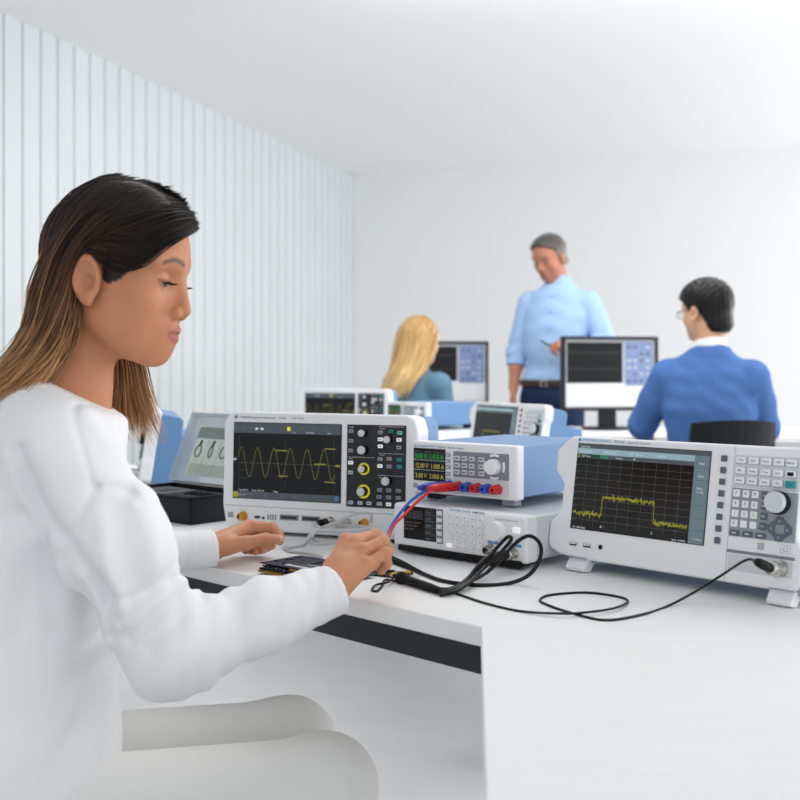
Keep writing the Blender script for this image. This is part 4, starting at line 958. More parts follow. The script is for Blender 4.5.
def blonde_person():
    base = A(.07, 5.32, 0); root = empty('person', base); tag(root, 'person with long straight blonde hair and a teal top, seated before the far monitor', 'person')
    C = at(421, 343, 5.30); HF = head_frame(40, 8); toQ = lambda P: (P-C) @ HF
    nb = at(414, 370, 5.29); Rv = A(.77, -.64, 0); Fv = A(.64, .77, 0); TF = np.stack([Fv, A(-.64*0-.77, .64, 0), A(0, 0, 1)], 1)
    SR, SL = nb+Rv*.150+A(0, 0, -.075), nb-Rv*.120+A(0, .05, -.075); pel = nb*1.; pel[2] = .50; pel = pel-Fv*.03
    ER, EL = SR+A(.05, .05, -.24), SL+A(0, .08, -.24); WR, WL = ER+Fv*.22+A(-.05, 0, .03), EL+Fv*.22+A(.02, 0, .03)
    hl, hr = quick_hand(WL, Fv, (0,0,1), Rv, sc=.92), quick_hand(WR, Fv, (0,0,1), -Rv, sc=.92)
    def body(P):
        d = near(P, C, .19, .14, lambda p: head_sdf(toQ(p)))
        d = smin(d, rc(P, C+HF @ A(-.025, 0, -.045), nb+A(0, .0, -.06), .047, .055), .025); d = smin(d, rc(P, SL, SR, .04, .04), .06); d = smin(d, rc(P, nb+A(0, 0, -.12), pel+A(0, 0, .06), .10, .10), .06)
        for S, E, W in ((SL, EL, WL), (SR, ER, WR)): d = smin(d, chain(P, [S, E, W], [.036, .032, .020], .02), .02)
        for h in (hl, hr): d = smin(d, near(P, h.w+Fv*.08, .14, .11, h.sdf), .01)
        return d
    lo, hi = bounds(C, SL, SR, EL, ER, pel, WL, WR, pad=.15); hi = hi+A(.08, .08, 0)
    V, Fq = surface(body, lo, hi, .006); Q = toQ(V); T = head_tint(Q, srgb(226, 184, 158)[:3], LIP, srgb(150, 116, 80)[:3])
    T[(np.abs(Q) > .2).any(1)] = srgb(226, 184, 158)[:3]
    sc = (Q[:, 2] > np.interp(Q[:, 0], [-.2, -.03, 0, .03, .06, .1], [-.08, -.06, .02, .03, .055, .085])) & (np.abs(Q) < .2).all(1); T[sc] = srgb(150, 118, 78)[:3]
    np_mesh('body', V, Fq, M['skin'], root, base, T)
    def top(P):
        d = rc(P, SL, SR, .060, .060); d = smin(d, rc(P, nb+A(0, 0, -.06), nb+A(0, 0, -.01), .085, .056), .05); d = smin(d, ell(P, nb+A(0, 0, -.21), (.12, .165, .21), TF), .06); d = smin(d, ell(P, pel+A(0, 0, .1), (.13, .16, .2), TF), .06)
        d = d+.004*folds(P, A(.2, .3, .9), 15, .07, 3.)
        for S, E, W, s in ((SL, EL, WL, 1), (SR, ER, WR, 2)):
            a = chain(P, [S, E, W], [.064, .052, .034], .02); k = np.exp(-(np.sqrt(((P-E)**2).sum(1))/.10)**2); a = a+.006*k*folds(P, W-E, 50+s, .045, 4.)
            d = smin(d, smax(a, plane(P, W, W-E), .004), .015)
        return smax(smax(d, -rc(P, nb+A(0, 0, -.05), C, .052, .06), .004), .48-P[:, 2], .004)
    V, Fq = surface(top, lo-.03, hi+.03, .0065); np_mesh('top', V, Fq, M['tealc'], root, base)
    def trs(P):
        d = ell(P, pel, (.13, .165, .10), TF)
        for s in (-1, 1):
            h = pel+Rv*.085*s; k = h+Fv*.40; d = smin(d, chain(P, [h, k, k+A(0, .0, -.36)], [.082, .062, .046], .03), .03)
        return smax(d, .10-P[:, 2], .004)
    V, Fq = surface(trs, pel-A(.3, .3, .5), pel+A(.5, .55, .16), .013); np_mesh('trousers', V, Fq, M['jeans'], root, base)
    for s in (-1, 1):
        f0 = pel+Rv*.085*s+Fv*.40; f0[2] = 0
        V, Fq = surface(lambda P: smax(smin(ell(P, f0+Fv*.05+A(0, 0, .035), (.115, .042, .038), TF), rc(P, f0+A(0,0,.05), f0+A(0,0,.12), .042, .040), .03), -P[:, 2], .003), f0-A(.14, .14, .01), f0+A(.22, .22, .18), .008); np_mesh('shoe', V, Fq, M['shoe'], root, base)
    def push(pts, r):
        q = toQ(pts); rr = A(.108, .084, .092)+r.uniform(0, .008); cc = A(-.008, 0, .036); e = (q-cc)/rr; l = np.linalg.norm(e, axis=1); i = (l < 1) & (q[:, 2] > -.06); e[i] /= l[i][:, None]; return (e*rr+cc) @ HF.T+C
    b1, b2, b3 = [np.array(srgb(*c)[:3]) for c in ((168, 128, 78), (222, 186, 128), (236, 206, 154))]
    def hc(t, r, u): k = np.clip(t*1.1+r.normal()*.2, 0, 1)[:, None]; return np.where(k < .5, b1+(b2-b1)*k*2, b2+(b3-b2)*(k*2-1))*r.uniform(.75, 1.2)
    g = [[at(434,326,5.26), at(435,338,5.24), at(432,352,5.22), at(424,370,5.20), at(414,382,5.17), at(405,396,5.16)],
         [at(430,321,5.27), at(428,334,5.20), at(424,350,5.18), at(416,368,5.17), at(407,382,5.15), at(399,398,5.14)],
         [at(425,318,5.28), at(418,330,5.19), at(413,350,5.17), at(406,370,5.16), at(398,385,5.14), at(391,399,5.14)],
         [at(420,317.5,5.30), at(408,326,5.22), at(402,346,5.20), at(397,368,5.19), at(390,385,5.18), at(384,398,5.18)],
         [at(419,317.5,5.34), at(404,325,5.30), at(397,345,5.28), at(393,366,5.27), at(386,384,5.26), at(380,396,5.25)],
         [at(421,317.5,5.36), at(407,325,5.37), at(400,345,5.37), at(397,366,5.36), at(392,384,5.34), at(386,396,5.33)]]
    strands('hair', g, M['hair'], root, 1100, .0022, seg=18, col=hc, jit=.004, tipjit=.012, seed=14, origin=base, push=push)
blonde_person()

def standing_person():
    base = A(.84, 5.98, 0); root = empty('person', base); tag(root, 'person with short grey hair in a light blue shirt, standing with a pen', 'person')
    C = at(550, 259.5, 5.97); HF = head_frame(222, 24); toQ = lambda P: ((P-C) @ HF)/1.08
    nb = at(559, 284, 6.0); Fv = A(-.42, -.907, 0); Lv = A(.907, -.42, 0); TF = np.stack([Fv, Lv, A(0, 0, 1)], 1)
    SR, SL = at(530, 304, 6.06), at(588, 303, 5.93); ER, WR = at(517.5, 352, 6.08), at(513.5, 388, 6.02); EL, WL = at(606, 344, 5.86), at(573, 349, 5.73)
    pel = at(553, 396, 6.0); belt = at(552, 381, 6.0)
    hr = quick_hand(WR, (-.06,-.1,-1), (-.8,.5,.1), (-.3,-.8,.1), (18,28,22)); hl = quick_hand(WL, (-.93,-.25,.28), (-.2,-.55,.8), (.2,.75,.45), (40,55,40), 1., 1.)
    def body(P):
        d = near(P, C, .20, .155, lambda p: head_sdf(toQ(p), 1.)*1.08)
        d = smin(d, rc(P, C+HF @ A(-.02, 0, -.045), nb+A(0, 0, -.05), .056, .066), .025); d = smin(d, rc(P, SL, SR, .05, .05), .06); d = smin(d, rc(P, nb+A(0, 0, -.14), pel, .12, .11), .06)
        for S, E, W in ((SL, EL, WL), (SR, ER, WR)): d = smin(d, chain(P, [S, E, E*.55+W*.45, W], [.044, .039, .037, .027], .02), .02)
        for h in (hl, hr): d = smin(d, near(P, (h.w+h.fi[1][0])/2, .17, .12, h.sdf), .01)
        return d
    lo, hi = bounds(C, SL, SR, EL, ER, WL, WR, pel, pad=.16); lo = lo-A(.05, .05, .05)
    V, Fq = surface(body, lo, hi, .0055); Q = toQ(V); sk = srgb(180, 122, 98)[:3]; T = head_tint(Q, sk, LIP, srgb(70, 62, 58)[:3], False)
    st_ = (Q[:, 2] < -.036) & (Q[:, 0] > .03) & (np.abs(Q[:, 1]) < .05) & (Q[:, 2] > -.11); T[st_] = T[st_]*.8+np.array(srgb(120, 100, 92)[:3])*.2
    T[(np.abs(Q) > .2).any(1)] = sk; np_mesh('body', V, Fq, M['skin'], root, base, T)
    line = ([-.14, -.09, -.05, -.035, -.02, .0, .012, .03, .06, .10], [-.052, -.050, -.046, -.015, .034, .004, .004, .056, .082, .100])
    V, Fq = surface(lambda P: hair_cap(toQ(P), .006, line, 3)*1.08, C-.16, C+.18, .0035)
    q = toQ(V); k = np.clip((q[:, 2]-.015)/.06+np.clip(q[:, 0]*6, -.2, .4), 0, 1)[:, None]; sp = (.5+.5*np.sin(q[:, 1]*400+q[:, 0]*170))[:, None]
    np_mesh('hair', V, Fq, M['hair'], root, base, np.array(srgb(128, 124, 120)[:3])*(1-k*.8)*(.6+.5*sp)+np.array(srgb(62, 58, 56)[:3])*k*.8)
    def shirt(P):
        d = rc(P, SL+A(-.01, 0, 0), SR+A(.01, 0, 0), .062, .062); d = smin(d, rc(P, nb+A(0, 0, -.07), nb+A(0, 0, -.015), .105, .070), .05)
        d = smin(d, ell(P, nb+A(0, 0, -.21)+Fv*.02, (.135, .185, .21), TF), .06); d = smin(d, ell(P, (nb+belt)/2+Fv*.025+A(0, 0, -.06), (.140, .172, .22), TF), .06); d = smin(d, ell(P, belt+Fv*.01+A(0, 0, .0), (.130, .168, .12), TF), .04)
        d = d+.005*folds(P, A(.3, .2, .9), 25, .10, 3.)
        for S, E, W, s, cut in ((SL, EL, WL, 1, .50), (SR, ER, WR, 2, .40)):
            e = E+(W-E)*cut; n = (W-E)/np.linalg.norm(W-E); a = chain(P, [S, E, e+n*.02], [.070, .060, .050], .02); k = np.exp(-(np.sqrt(((P-E)**2).sum(1))/.14)**2); a = a+.009*k*folds(P, n, 60+s, .06, 3.)
            a = smax(a, plane(P, e, n), .004); a = smin(a, smax(rc(P, e-n*.055, e-n*.004, .053, .053), np.abs(plane(P, e-n*.03, n))-.028, .004), .003); a = smax(a, -rc(P, e-n*.03, e+n*.05, .043, .044), .003); d = smin(d, a, .014)
        d = smax(d, plane(P, nb+A(0, 0, .012), A(.15, .3, 1)), .005); d = smax(d, -rc(P, nb+A(0, 0, -.03), C, .060, .066), .004);  return smax(d, belt[2]+.004-P[:, 2], .004)
    V, Fq = surface(shirt, lo-.03, hi+.03, .006); np_mesh('shirt', V, Fq, M['shirt'], root, base)
    def collar(P):
        a, b = nb+A(0, 0, -.035), nb+A(0, 0, .022)-Fv*.004; d = rc(P, a, b, .080, .070); d = smax(d, plane(P, nb+A(0, 0, .028), A(.15, .32, 1)), .003); d = smax(d, -rc(P, a, b+(b-a)*.3, .064, .060), .002); d = smax(d, -plane(P, nb+A(0, 0, -.035), A(0, 0, 1)), .002)
        return smax(d, -rc(P, nb+Fv*.11+A(0, 0, -.02), nb+Fv*.07+A(0, 0, .05), .006, .026), .004)
    V, Fq = surface(collar, nb-.13, nb+.13, .004); np_mesh('shirt_collar', V, Fq, M['shirt'], root, base)
    lo2, hi2 = belt-.25, belt+.25
    bel = lambda P: smax(smax(ell(P, belt+Fv*.01, (.140, .178, .13), TF), np.abs(P[:, 2]-belt[2]+.012)-.018, .003), -ell(P, belt+Fv*.01, (.131, .169, .2), TF), .002)
    V, Fq = surface(bel, lo2, hi2, .0045); np_mesh('belt', V, Fq, M['leather'], root, base)
    p = belt+Fv*.151+A(0, 0, -.012)-base; b = MB(); bm_ = MB().box(-.020, .020, -.003, .003, -.019, .019, M['chrome'], .003).box(-.012, .012, -.004, .0035, -.011, .011, M['leather'], .001); o = bm_.build('belt_buckle', root); o.location = p; o.rotation_euler = (0, 0, math.atan2(Fv[1], Fv[0])+math.pi/2)
    for z in (.075, .165, .255, .345, .425):
        q = nb+A(0, 0, -z); r_ = .145
        lo_, hi_ = 0., .3
        for _ in range(24):
            m_ = (lo_+hi_)/2
            if shirt((q+Fv*m_)[None])[0] < 0: lo_ = m_
            else: hi_ = m_
        bb = MB().lathe((0, 0, 0), tuple(Fv), [(.0062, -.001), (.0062, .0015), (.005, .0022)], M['button_w'], 14).build('shirt_button', root); bb.location = q+Fv*lo_-base
    def jeans(P):
        d = ell(P, belt+Fv*.01+A(0, 0, -.06), (.128, .168, .115), TF)
        for s in (-1, 1):
            h = belt+Lv*.085*s+A(0, 0, -.12); k = h+Lv*.02*s+A(0, 0, -.40)+Fv*.01; f = k+A(0, 0, -.40)-Fv*.02; f[2] = .07; d = smin(d, chain(P, [h, k, f], [.098, .070, .058], .03), .03)
        return smax(smax(d, P[:, 2]-belt[2]+.006, .003), .06-P[:, 2], .004)
    V, Fq = surface(jeans, A(belt[0]-.3, belt[1]-.3, .03), A(belt[0]+.3, belt[1]+.3, belt[2]+.03), .011); np_mesh('jeans', V, Fq, M['jeans'], root, base)
    for s in (-1, 1):
        f0 = belt+Lv*.105*s-Fv*.01; f0[2] = 0
        V, Fq = surface(lambda P: smax(smin(ell(P, f0+Fv*.06+A(0, 0, .038), (.135, .048, .040), TF), rc(P, f0+A(0,0,.05), f0+A(0,0,.10), .05, .046), .03), -P[:, 2], .003), f0-A(.22, .26, .01), f0+A(.22, .22, .16), .008); np_mesh('shoe', V, Fq, M['shoe'], root, base)
    grip = (hl.fi[0][2]+hl.th[3])/2; dv = at(531, 335, grip[1]-.04)-grip; dv /= np.linalg.norm(dv)
    pn = empty('pen', grip); tag(pn, 'dark pen held by the standing person in the light blue shirt', 'pen')
    MB().tube([tuple(dv*t) for t in (-.035, .06, .09, .098)], .0055, M['pen'], 10, [1, 1, .8, .35]).build('barrel', pn); MB().tube([tuple(dv*t) for t in (.098, .104)], .0016, M['chrome'], 8).build('tip', pn)
standing_person()

# ---------------- chairs and monitors
def office_chair(x, y, heading, label, back=(.43, .40)):
    r = empty('office_chair', (x, y, 0)); r.rotation_euler = (0, 0, heading-math.pi/2); tag(r, label, 'chair')
    MB().box(-.23, .23, -.21, .23, .385, .425, M['black'], .02, 3).build('seat', r)
    b = MB(); W_, H_ = back; n = 10; vs = []; 
    for t in (0, .022):
        for j in range(7):
            for i in range(n+1):
                u = -1+2*i/n; v = j/6; vs.append((u*W_/2*(1-.06*v*v), -.235-t-.035*v+.045*u*u, .50+H_*v-.012*u*u*(v > .9)))
    k = 7*(n+1); q = lambda t, j, i: t*k+j*(n+1)+i; fs = []
    for j in range(6):
        for i in range(n): fs += [(q(0,j,i), q(0,j+1,i), q(0,j+1,i+1), q(0,j,i+1)), (q(1,j,i), q(1,j,i+1), q(1,j+1,i+1), q(1,j+1,i))]
    for i in range(n): fs += [(q(0,0,i), q(0,0,i+1), q(1,0,i+1), q(1,0,i)), (q(0,6,i), q(1,6,i), q(1,6,i+1), q(0,6,i+1))]
    for j in range(6): fs += [(q(0,j,0), q(1,j,0), q(1,j+1,0), q(0,j+1,0)), (q(0,j,n), q(0,j+1,n), q(1,j+1,n), q(1,j,n))]
    b.add(vs, fs, M['black']).build('backrest', r)
    MB().tube([(0, -.02, .375), (0, -.20, .375), (0, -.272, .42), (0, -.272, .62)], .02, M['black'], 10).build('back_support', r)
    MB().lathe((0, 0, .07), (0,0,1), [(.03, 0), (.03, .318)], M['chrome'], 16).build('column', r)
    for i in range(5):
        a = 2*math.pi*i/5+.3; MB().tube([(0, 0, .085), (.13*math.cos(a), .13*math.sin(a), .075), (.28*math.cos(a), .28*math.sin(a), .06)], .018, M['black']).build('leg', r)
        MB().lathe((.28*math.cos(a), .28*math.sin(a)-.014, .03), (0,1,0), [(.03, 0), (.03, .028)], M['black'], 16).build('caster', r)
    return r
office_chair(1.19, 4.25, math.radians(100), 'black office chair with a low curved back, under the person in blue knitwear', (.345, .352))
office_chair(.055, 5.27, math.radians(50), 'office chair hidden mostly by instruments, under the blonde person', (.38, .25))
def monitor(x, y, yaw, label):
    r = empty('monitor', (x, y, DESK)); r.rotation_euler = (0, 0, yaw); tag(r, label, 'monitor', 'computer monitors')
    W_, H_, z0 = .49, .362, .095
    f = MB(); t = .016
    f.box(-W_/2, W_/2, .004, .035, z0, z0+H_, M['monb'], .003); f.box(-W_/2, -W_/2+t, -.006, .006, z0, z0+H_, M['monb'], .002); f.box(W_/2-t, W_/2, -.006, .006, z0, z0+H_, M['monb'], .002); f.box(-W_/2, W_/2, -.006, .006, z0+H_-t, z0+H_, M['monb'], .002); f.box(-W_/2, W_/2, -.006, .006, z0, z0+t*1.1, M['monb'], .002)
    f.build('bezel', r); X, Z, w_, h_ = -W_/2+t, z0+t, W_-2*t, H_-2*t
    s = MB(); y0 = .003; s.plate(X, X+w_, Z, Z+h_, y0, M['lcdl']); s.plate(X, X+w_, Z, Z+h_*.36, y0-.0006, M['lcdw'])
    s.plate(X+w_*.02, X+w_*.635, Z+h_*.36, Z+h_*.96, y0-.0009, M['lcdb']); s.plate(X+w_*.665, X+w_*.98, Z+h_*.32, Z+h_*.97, y0-.0009, M['lcdblue'])
    rr = random.Random(5)
    for k in (.56, .80): 
        for i in range(14): s.plate(X+w_*(.05+.04*i), X+w_*(.065+.04*i), Z+h_*k, Z+h_*(k+.012), y0-.0012, M['grid'])
    for j in range(6):
        for i in range(4):
            if rr.random() < .8: s.plate(X+w_*(.69+.07*i), X+w_*(.73+.07*i), Z+h_*(.37+.10*j), Z+h_*(.41+.10*j), y0-.0012, M['lcdl'] if rr.random() < .6 else M['slate'])
    s.build('screen', r)
    MB().box(-.045, .045, .036, .06, .012, z0+.16, M['monb'], .004).build('stand_neck', r); MB().prism([(.125*math.cos(a), .05+.095*math.sin(a)) for a in np.linspace(0, 2*math.pi, 32, endpoint=False)], 0, .014, M['monb'], 'z', bev=.003).build('stand_base', r)
    return r
monitor((610.5-400)*5.3/F_PX, 5.3, math.radians(10), 'dark framed monitor on the desk between the standing person and the blue jumper')
monitor((446-400)*6.25/F_PX, 6.22, math.radians(6), 'dark framed monitor partly hidden by the long blonde hair')
# ------------------------------------------------------------------ things on the near bench
ac = empty('accessory_case', (-.401, 2.08, DESK)); ac.rotation_euler = (0, 0, R(-42)); tag(ac, 'open black plastic case with a clear lid and printed card, left of the oscilloscope', 'case')
cw, cd, ch = .262, .155, .053
b = MB()      # tray: floor and four walls, front right corner of the case at the origin, running left and back
b.box(-cw, 0, 0, cd, 0, .004, M['black'], .001); b.box(-cw, 0, 0, .004, 0, ch, M['black'], .0015); b.box(-cw, 0, cd-.004, cd, 0, ch, M['black'], .0015); b.box(-cw, -cw+.004, 0, cd, 0, ch, M['black'], .0015); b.box(-.004, 0, 0, cd, 0, ch, M['black'], .0015)
b.box(-cw-.003, .003, -.003, .003, ch-.012, ch-.006, M['black'], .001); b.box(-.003, .003, -.003, cd+.003, ch-.012, ch-.006, M['black'], .001); b.box(-cw-.003, .003, -.003, .002, ch-.002, ch+.001, M['black'], .0008); b.box(-.002, .003, -.003, cd, ch-.002, ch+.001, M['black'], .0008)
b.build('tray', ac)
b = MB(); b.box(-cw+.004, -.004, .004, cd-.004, .030, ch-.010, M['foam'], .002); b.box(-cw+.02, -.14, .02, cd-.03, ch-.012, ch-.005, M['foam'], .003); b.build('foam_insert', ac)
for (x0, x1, y0, y1) in [(-.10,-.02,.03,.06),(-.10,-.05,.075,.11),(-.20,-.16,.05,.10)]: MB().box(x0, x1, y0, y1, ch-.012, ch-.004, M['black'], .004).build('accessory_pocket', ac)
for i, a in enumerate((-.085, -.065, -.045)): MB().tube([(a, .05, ch-.006), (a+.008, .07, ch-.001), (a-.004, .09, ch-.006)], .004, M['rubber'], 8).build('probe_clip', ac)
lid = empty('lid_hinge', (0, 0, 0)); bpy.data.objects.remove(lid)
L_ = MB(); lh = .157
def lidp(x, v, d=0.):       # v up the lid from the hinge, leaning back
    a = R(24); return (x, cd+v*math.sin(a)-d*math.cos(a), ch+v*math.cos(a)+d*math.sin(a))
def slab(mb, x0, x1, v0, v1, d0, d1, m):
    P = [lidp(x, v, d) for d in (d0, d1) for x, v in ((x0, v0), (x1, v0), (x1, v1), (x0, v1))]
    return mb.add(P, [(0,1,2,3), (4,7,6,5), (0,4,5,1), (1,5,6,2), (2,6,7,3), (3,7,4,0)], m)
slab(L_, -cw, 0, 0, lh, -.002, 0, M['clear'])
for q in ((-cw, -cw+.002, 0, lh), (-.002, 0, 0, lh), (-cw, 0, lh-.002, lh), (-cw, 0, 0, .002)): slab(L_, *q, 0, .018, M['clear'])
lo = L_.build('lid', ac)
cdm = MB(); slab(cdm, -cw+.028, -.02, .018, .132, .0004, .0012, M['card']); slab(cdm, -cw+.028, -.02, .104, .130, .0013, .0016, M['cardd'])
for i in range(1, 5): x_ = -cw+.028+i*.043; slab(cdm, x_, x_+.0007, .02, .102, .0013, .0016, M['cardl'])
for i in range(8): slab(cdm, -cw+.032, -.024, .021+i*.0032, .0222+i*.0032, .0013, .0016, M['gold'] if False else M['cardl'])
for i in range(4):
    x_ = -cw+.047+i*.043; pts = [lidp(x_+.010*math.cos(t)*(1 if i % 2 == 0 else .55), .074+.013*math.sin(t), .0022) for t in np.linspace(1.7, 7.6, 22)]; cdm.tube(pts, .0011, M['ink'], 6); cdm.tube([lidp(x_, .086, .0022), lidp(x_+.003, .099, .0022)], .0024, M['ink'], 6)
cdm.build('printed_card', ac)

# circuit boards
pr_ = empty('circuit_board', (-.209, 1.589, DESK)); pr_.rotation_euler = (0, 0, R(-41)); tag(pr_, 'navy circuit board stack with gold pin headers, lying in front of the hands', 'circuit board')
MB().box(0, .150, .002, .092, .0035, .0052, M['pcb2'], .0004).build('lower_board', pr_)
for u, v in ((.008,.01),(.142,.01),(.008,.084),(.142,.084)): MB().lathe((u, v, 0), (0,0,1), [(.003, 0), (.003, .0036)], M['chrome'], 10).build('standoff', pr_)
h = MB(); h.box(.004, .060, .001, .0065, .0052, .010, M['black'], .0004)
for i in range(22): h.box(.0055+i*.00245, .0068+i*.00245, -.004, .004, .0066, .0076, M['gold'])
h.build('pin_header', pr_)
h = MB(); h.box(.064, .125, .002, .0085, .0052, .0125, M['black'], .0004)
for i in range(23): h.box(.066+i*.0025, .0672+i*.0025, .0035, .0048, .0125, .0150, M['gold'])
h.build('pin_header', pr_)
h = MB()
for i in range(26): h.box(.004+i*.0024, .0052+i*.0024, -.0005, .001, .0036, .0052, M['gold'])
h.build('edge_contacts', pr_)
MB().box(.0, .108, .006, .088, .0148, .0164, M['pcb'], .0004).build('upper_board', pr_)
h = MB(); h.box(.003, .106, .0075, .086, .0060, .0078, M['pcb2'], .0003); h.box(.003, .106, .0075, .086, .0108, .0124, M['pcb2'], .0003)
for i in range(34): h.box(.006+i*.0029, .0078+i*.0029, .0066, .0085, .0078, .0108, M['chip'] if i % 3 else M['offw'])
h.build('middle_boards', pr_)
for u, v in ((.006,.05),(.1,.05)): MB().box(u-.002, u+.003, v-.03, v+.03, .0052, .0150, M['black'], .0004).build('board_connector', pr_)
MB().box(.030, .072, .022, .064, .0164, .0186, M['chip'], .0006).build('display_chip', pr_)
MB().box(.046, .100, .012, .034, .0164, .0180, M['offw'], .0004).box(.05, .096, .016, .030, .0179, .0183, M['chrome']).build('shielded_module', pr_)
for (u, v, a, c) in [(.014,.07,.008,.006),(.016,.05,.006,.010),(.085,.07,.010,.008),(.012,.03,.007,.007),(.09,.05,.006,.006)]: MB().box(u-a/2, u+a/2, v-c/2, v+c/2, .0164, .0178, M['chip'], .0002).build('chip', pr_)
MB().box(.112, .134, .058, .088, .0052, .0170, M['chrome'], .0008).box(.114, .132, .0875, .0885, .0070, .0155, M['black']).build('network_socket', pr_)
MB().box(.114, .128, .036, .052, .0052, .0140, M['offw'], .0006).build('terminal_block', pr_)
p2_ = empty('adapter_board', desk(386, 577, 0)); p2_.rotation_euler = (0, 0, R(-30)); tag(p2_, 'small dark board with gold coaxial sockets, by the fingertips of the right hand', 'circuit board')
MB().box(-.045, .028, -.004, .030, .002, .0036, M['pcb2'], .0003).build('board', p2_)
for u, v in ((-.035,.0),(.02,.0),(-.035,.025),(.02,.025)): MB().box(u-.002, u+.002, v-.002, v+.002, 0, .0022, M['black']).build('foot', p2_)
for u, v in ((.012,.004),(.020,.018)):
    q = MB(); q.box(u-.004, u+.004, v-.004, v+.004, .0036, .0070, M['gold'], .0004); q.lathe((u+.004, v, .0054), (1,-.2,.1), [(.0030, 0), (.0030, .010), (.0022, .010), (.0022, .002)], M['gold'], 12); q.build('coaxial_socket', p2_)
for u, v in ((-.01,.008),(-.028,.016),(-.006,.022)): MB().box(u-.005, u+.005, v-.004, v+.004, .0036, .0062, M['chip'], .0003).build('chip', p2_)

def cable(name, pts, r, m, label, cat='cable', k=7):
    P = crom(pts, k); o0 = P[0].copy(); o0[2] = DESK; root = empty(name, o0); tag(root, label, cat)
    MB().tube([tuple(p-o0) for p in P], r, m, 9).build('lead', root); return root, o0
def wp(o, fm, pos, q): return np.array(Vector(pos)+fm @ Vector(q))
def plug(root, o0, a, b, r, m, name='plug', taper=(1, 1, .9, .55), n=14):
    a, b = np.array(a), np.array(b); t = [a+(b-a)*k for k in (0, .55, .8, 1.)]
    return MB().tube([tuple(p-o0) for p in t], r, m, n, list(taper)).build(name, root)
# analyzer lead
fa = frame_mtx(R(-47.1), R(9.2)); pa = (.255, 1.624, CAM_Z-.237)
s0, s1, s2 = [wp(0, fa, pa, (.335, y_, -.0165)) for y_ in (-.014, -.026, -.062)]
s2 = s2+A(0, 0, .007)
r_ = .0016
c_, o0 = cable('coaxial_cable', [s2, s2+(s2-s1)*.5+A(-.003, 0, -.003), at(722, 575, 1.385), at(698, 590, 1.395), desk(668, 606, r_), desk(640, 615, r_), desk(605, 620, r_), desk(572, 613, r_), desk(548, 605, r_), desk(540, 600, r_), desk(550, 595, r_), desk(585, 592.5, r_), desk(615, 596, r_), desk(628, 601, r_), desk(615, 608, r_*2.6), desk(585, 612.5, r_*2.6), desk(560, 613.5, r_*2.8), desk(520, 611, r_), desk(485, 603, r_), desk(455, 593, r_), desk(430, 585, r_), desk(408, 578, r_)], r_, M['cable'], 'thin black cable curling over the bench from the spectrum analyzer to the board')
plug(c_, o0, s1, s2, .0062, M['rubber']); MB().tube([tuple(s0-o0), tuple(s1-o0)], .0085, M['chrome'], 18).build('metal_collar', c_)
# generator leads
fg = frame_mtx(R(-42), 0); pg = (-.011, 1.785, CAM_Z-.290); kx = .266/.286*mm
g0, g1, g2_ = [wp(0, fg, pg, (262*kx, y_, 16*kx)) for y_ in (-.012, -.020, -.058)]
r_ = .0028
c_, o0 = cable('coaxial_cable', [g2_, g2_+(g2_-g1)*.4, at(478, 566, 1.555), desk(466, 580, r_), desk(450, 589, r_), desk(430, 587, r_), desk(412, 580, r_)], r_, M['cable'], 'short black cable plugged into the near function generator output')
plug(c_, o0, g1, g2_, .0072, M['rubber']); MB().tube([tuple(g0-o0), tuple(g1-o0)], .0082, M['chrome'], 18).build('metal_collar', c_)
c_, o0 = cable('coaxial_cable', [desk(390, 561, r_), desk(417, 571, r_), desk(442, 580.5, r_), desk(478, 585, r_), desk(510, 583, r_), at(530, 574, 1.505), at(540, 558, 1.505), at(540, 544, 1.515), at(530, 536, 1.525), at(517, 542, 1.53), at(500, 560, 1.53), at(486, 573, 1.535), desk(466, 584, r_*2.5), desk(448, 593, r_), desk(424, 588, r_), desk(404, 580, r_)], r_, M['cable'], 'black cable standing up in a wide loop before the near function generator')
c_, o0 = cable('coaxial_cable', [desk(440, 592, r_*2.2), desk(458, 588, r_*2), desk(470, 577, r_*1.2), at(488, 558, 1.565), at(503, 541, 1.575), at(509, 536.5, 1.575), at(511, 540, 1.568), at(500, 553, 1.56), at(484, 568, 1.555), desk(470, 582, r_*3.6), desk(456, 591, r_*2.4), desk(440, 595, r_)], r_*.95, M['cable'], 'black cable bent in a narrow upright loop before the near function generator')
# black probe lying in front of the right hand
pb = desk(398, 577, .007); pe = desk(440, 590.5, .006); o_ = empty('test_probe', A(pb[0], pb[1], DESK)); tag(o_, 'thick black probe lying on the bench right of the right hand', 'probe')
v = pe-pb; pt = [pb+v*t-A(pb[0], pb[1], DESK) for t in (-.1, 0, .06, .14, .2, .75, .95, 1.05)]
MB().tube([tuple(p) for p in pt], .0068, M['rubber'], 14, [.45, .6, 1.35, 1.35, .95, .85, .7, .5]).build('handle', o_)
MB().tube([tuple(pt[0]-v*.08), tuple(pt[0])], .0022, M['gold'], 8).build('tip', o_)
pb = at(383, 555, 1.47); pe = desk(421, 572, .004); o_ = empty('test_probe', A(pe[0], pe[1], DESK)); tag(o_, 'slim black probe leaning from the right hand down to the bench', 'probe'); of = A(pe[0], pe[1], DESK)
MB().tube([tuple(pb+(pe-pb)*t-of) for t in (0, .2, .55, .8, .98)], .0048, M['rubber'], 12, [.8, 1., .9, .6, .5]).build('handle', o_)
o_ = None
c_, o0 = cable('wire', [desk(396, 581, .002), desk(385, 580, .004), desk(382, 586, .002), desk(377, 591, .0017), desk(372, 590, .0017), desk(376, 585, .003), desk(388, 582, .006), desk(394, 577, .004)], .0016, M['cable'], 'small black wire loop in front of the right hand', 'wire')
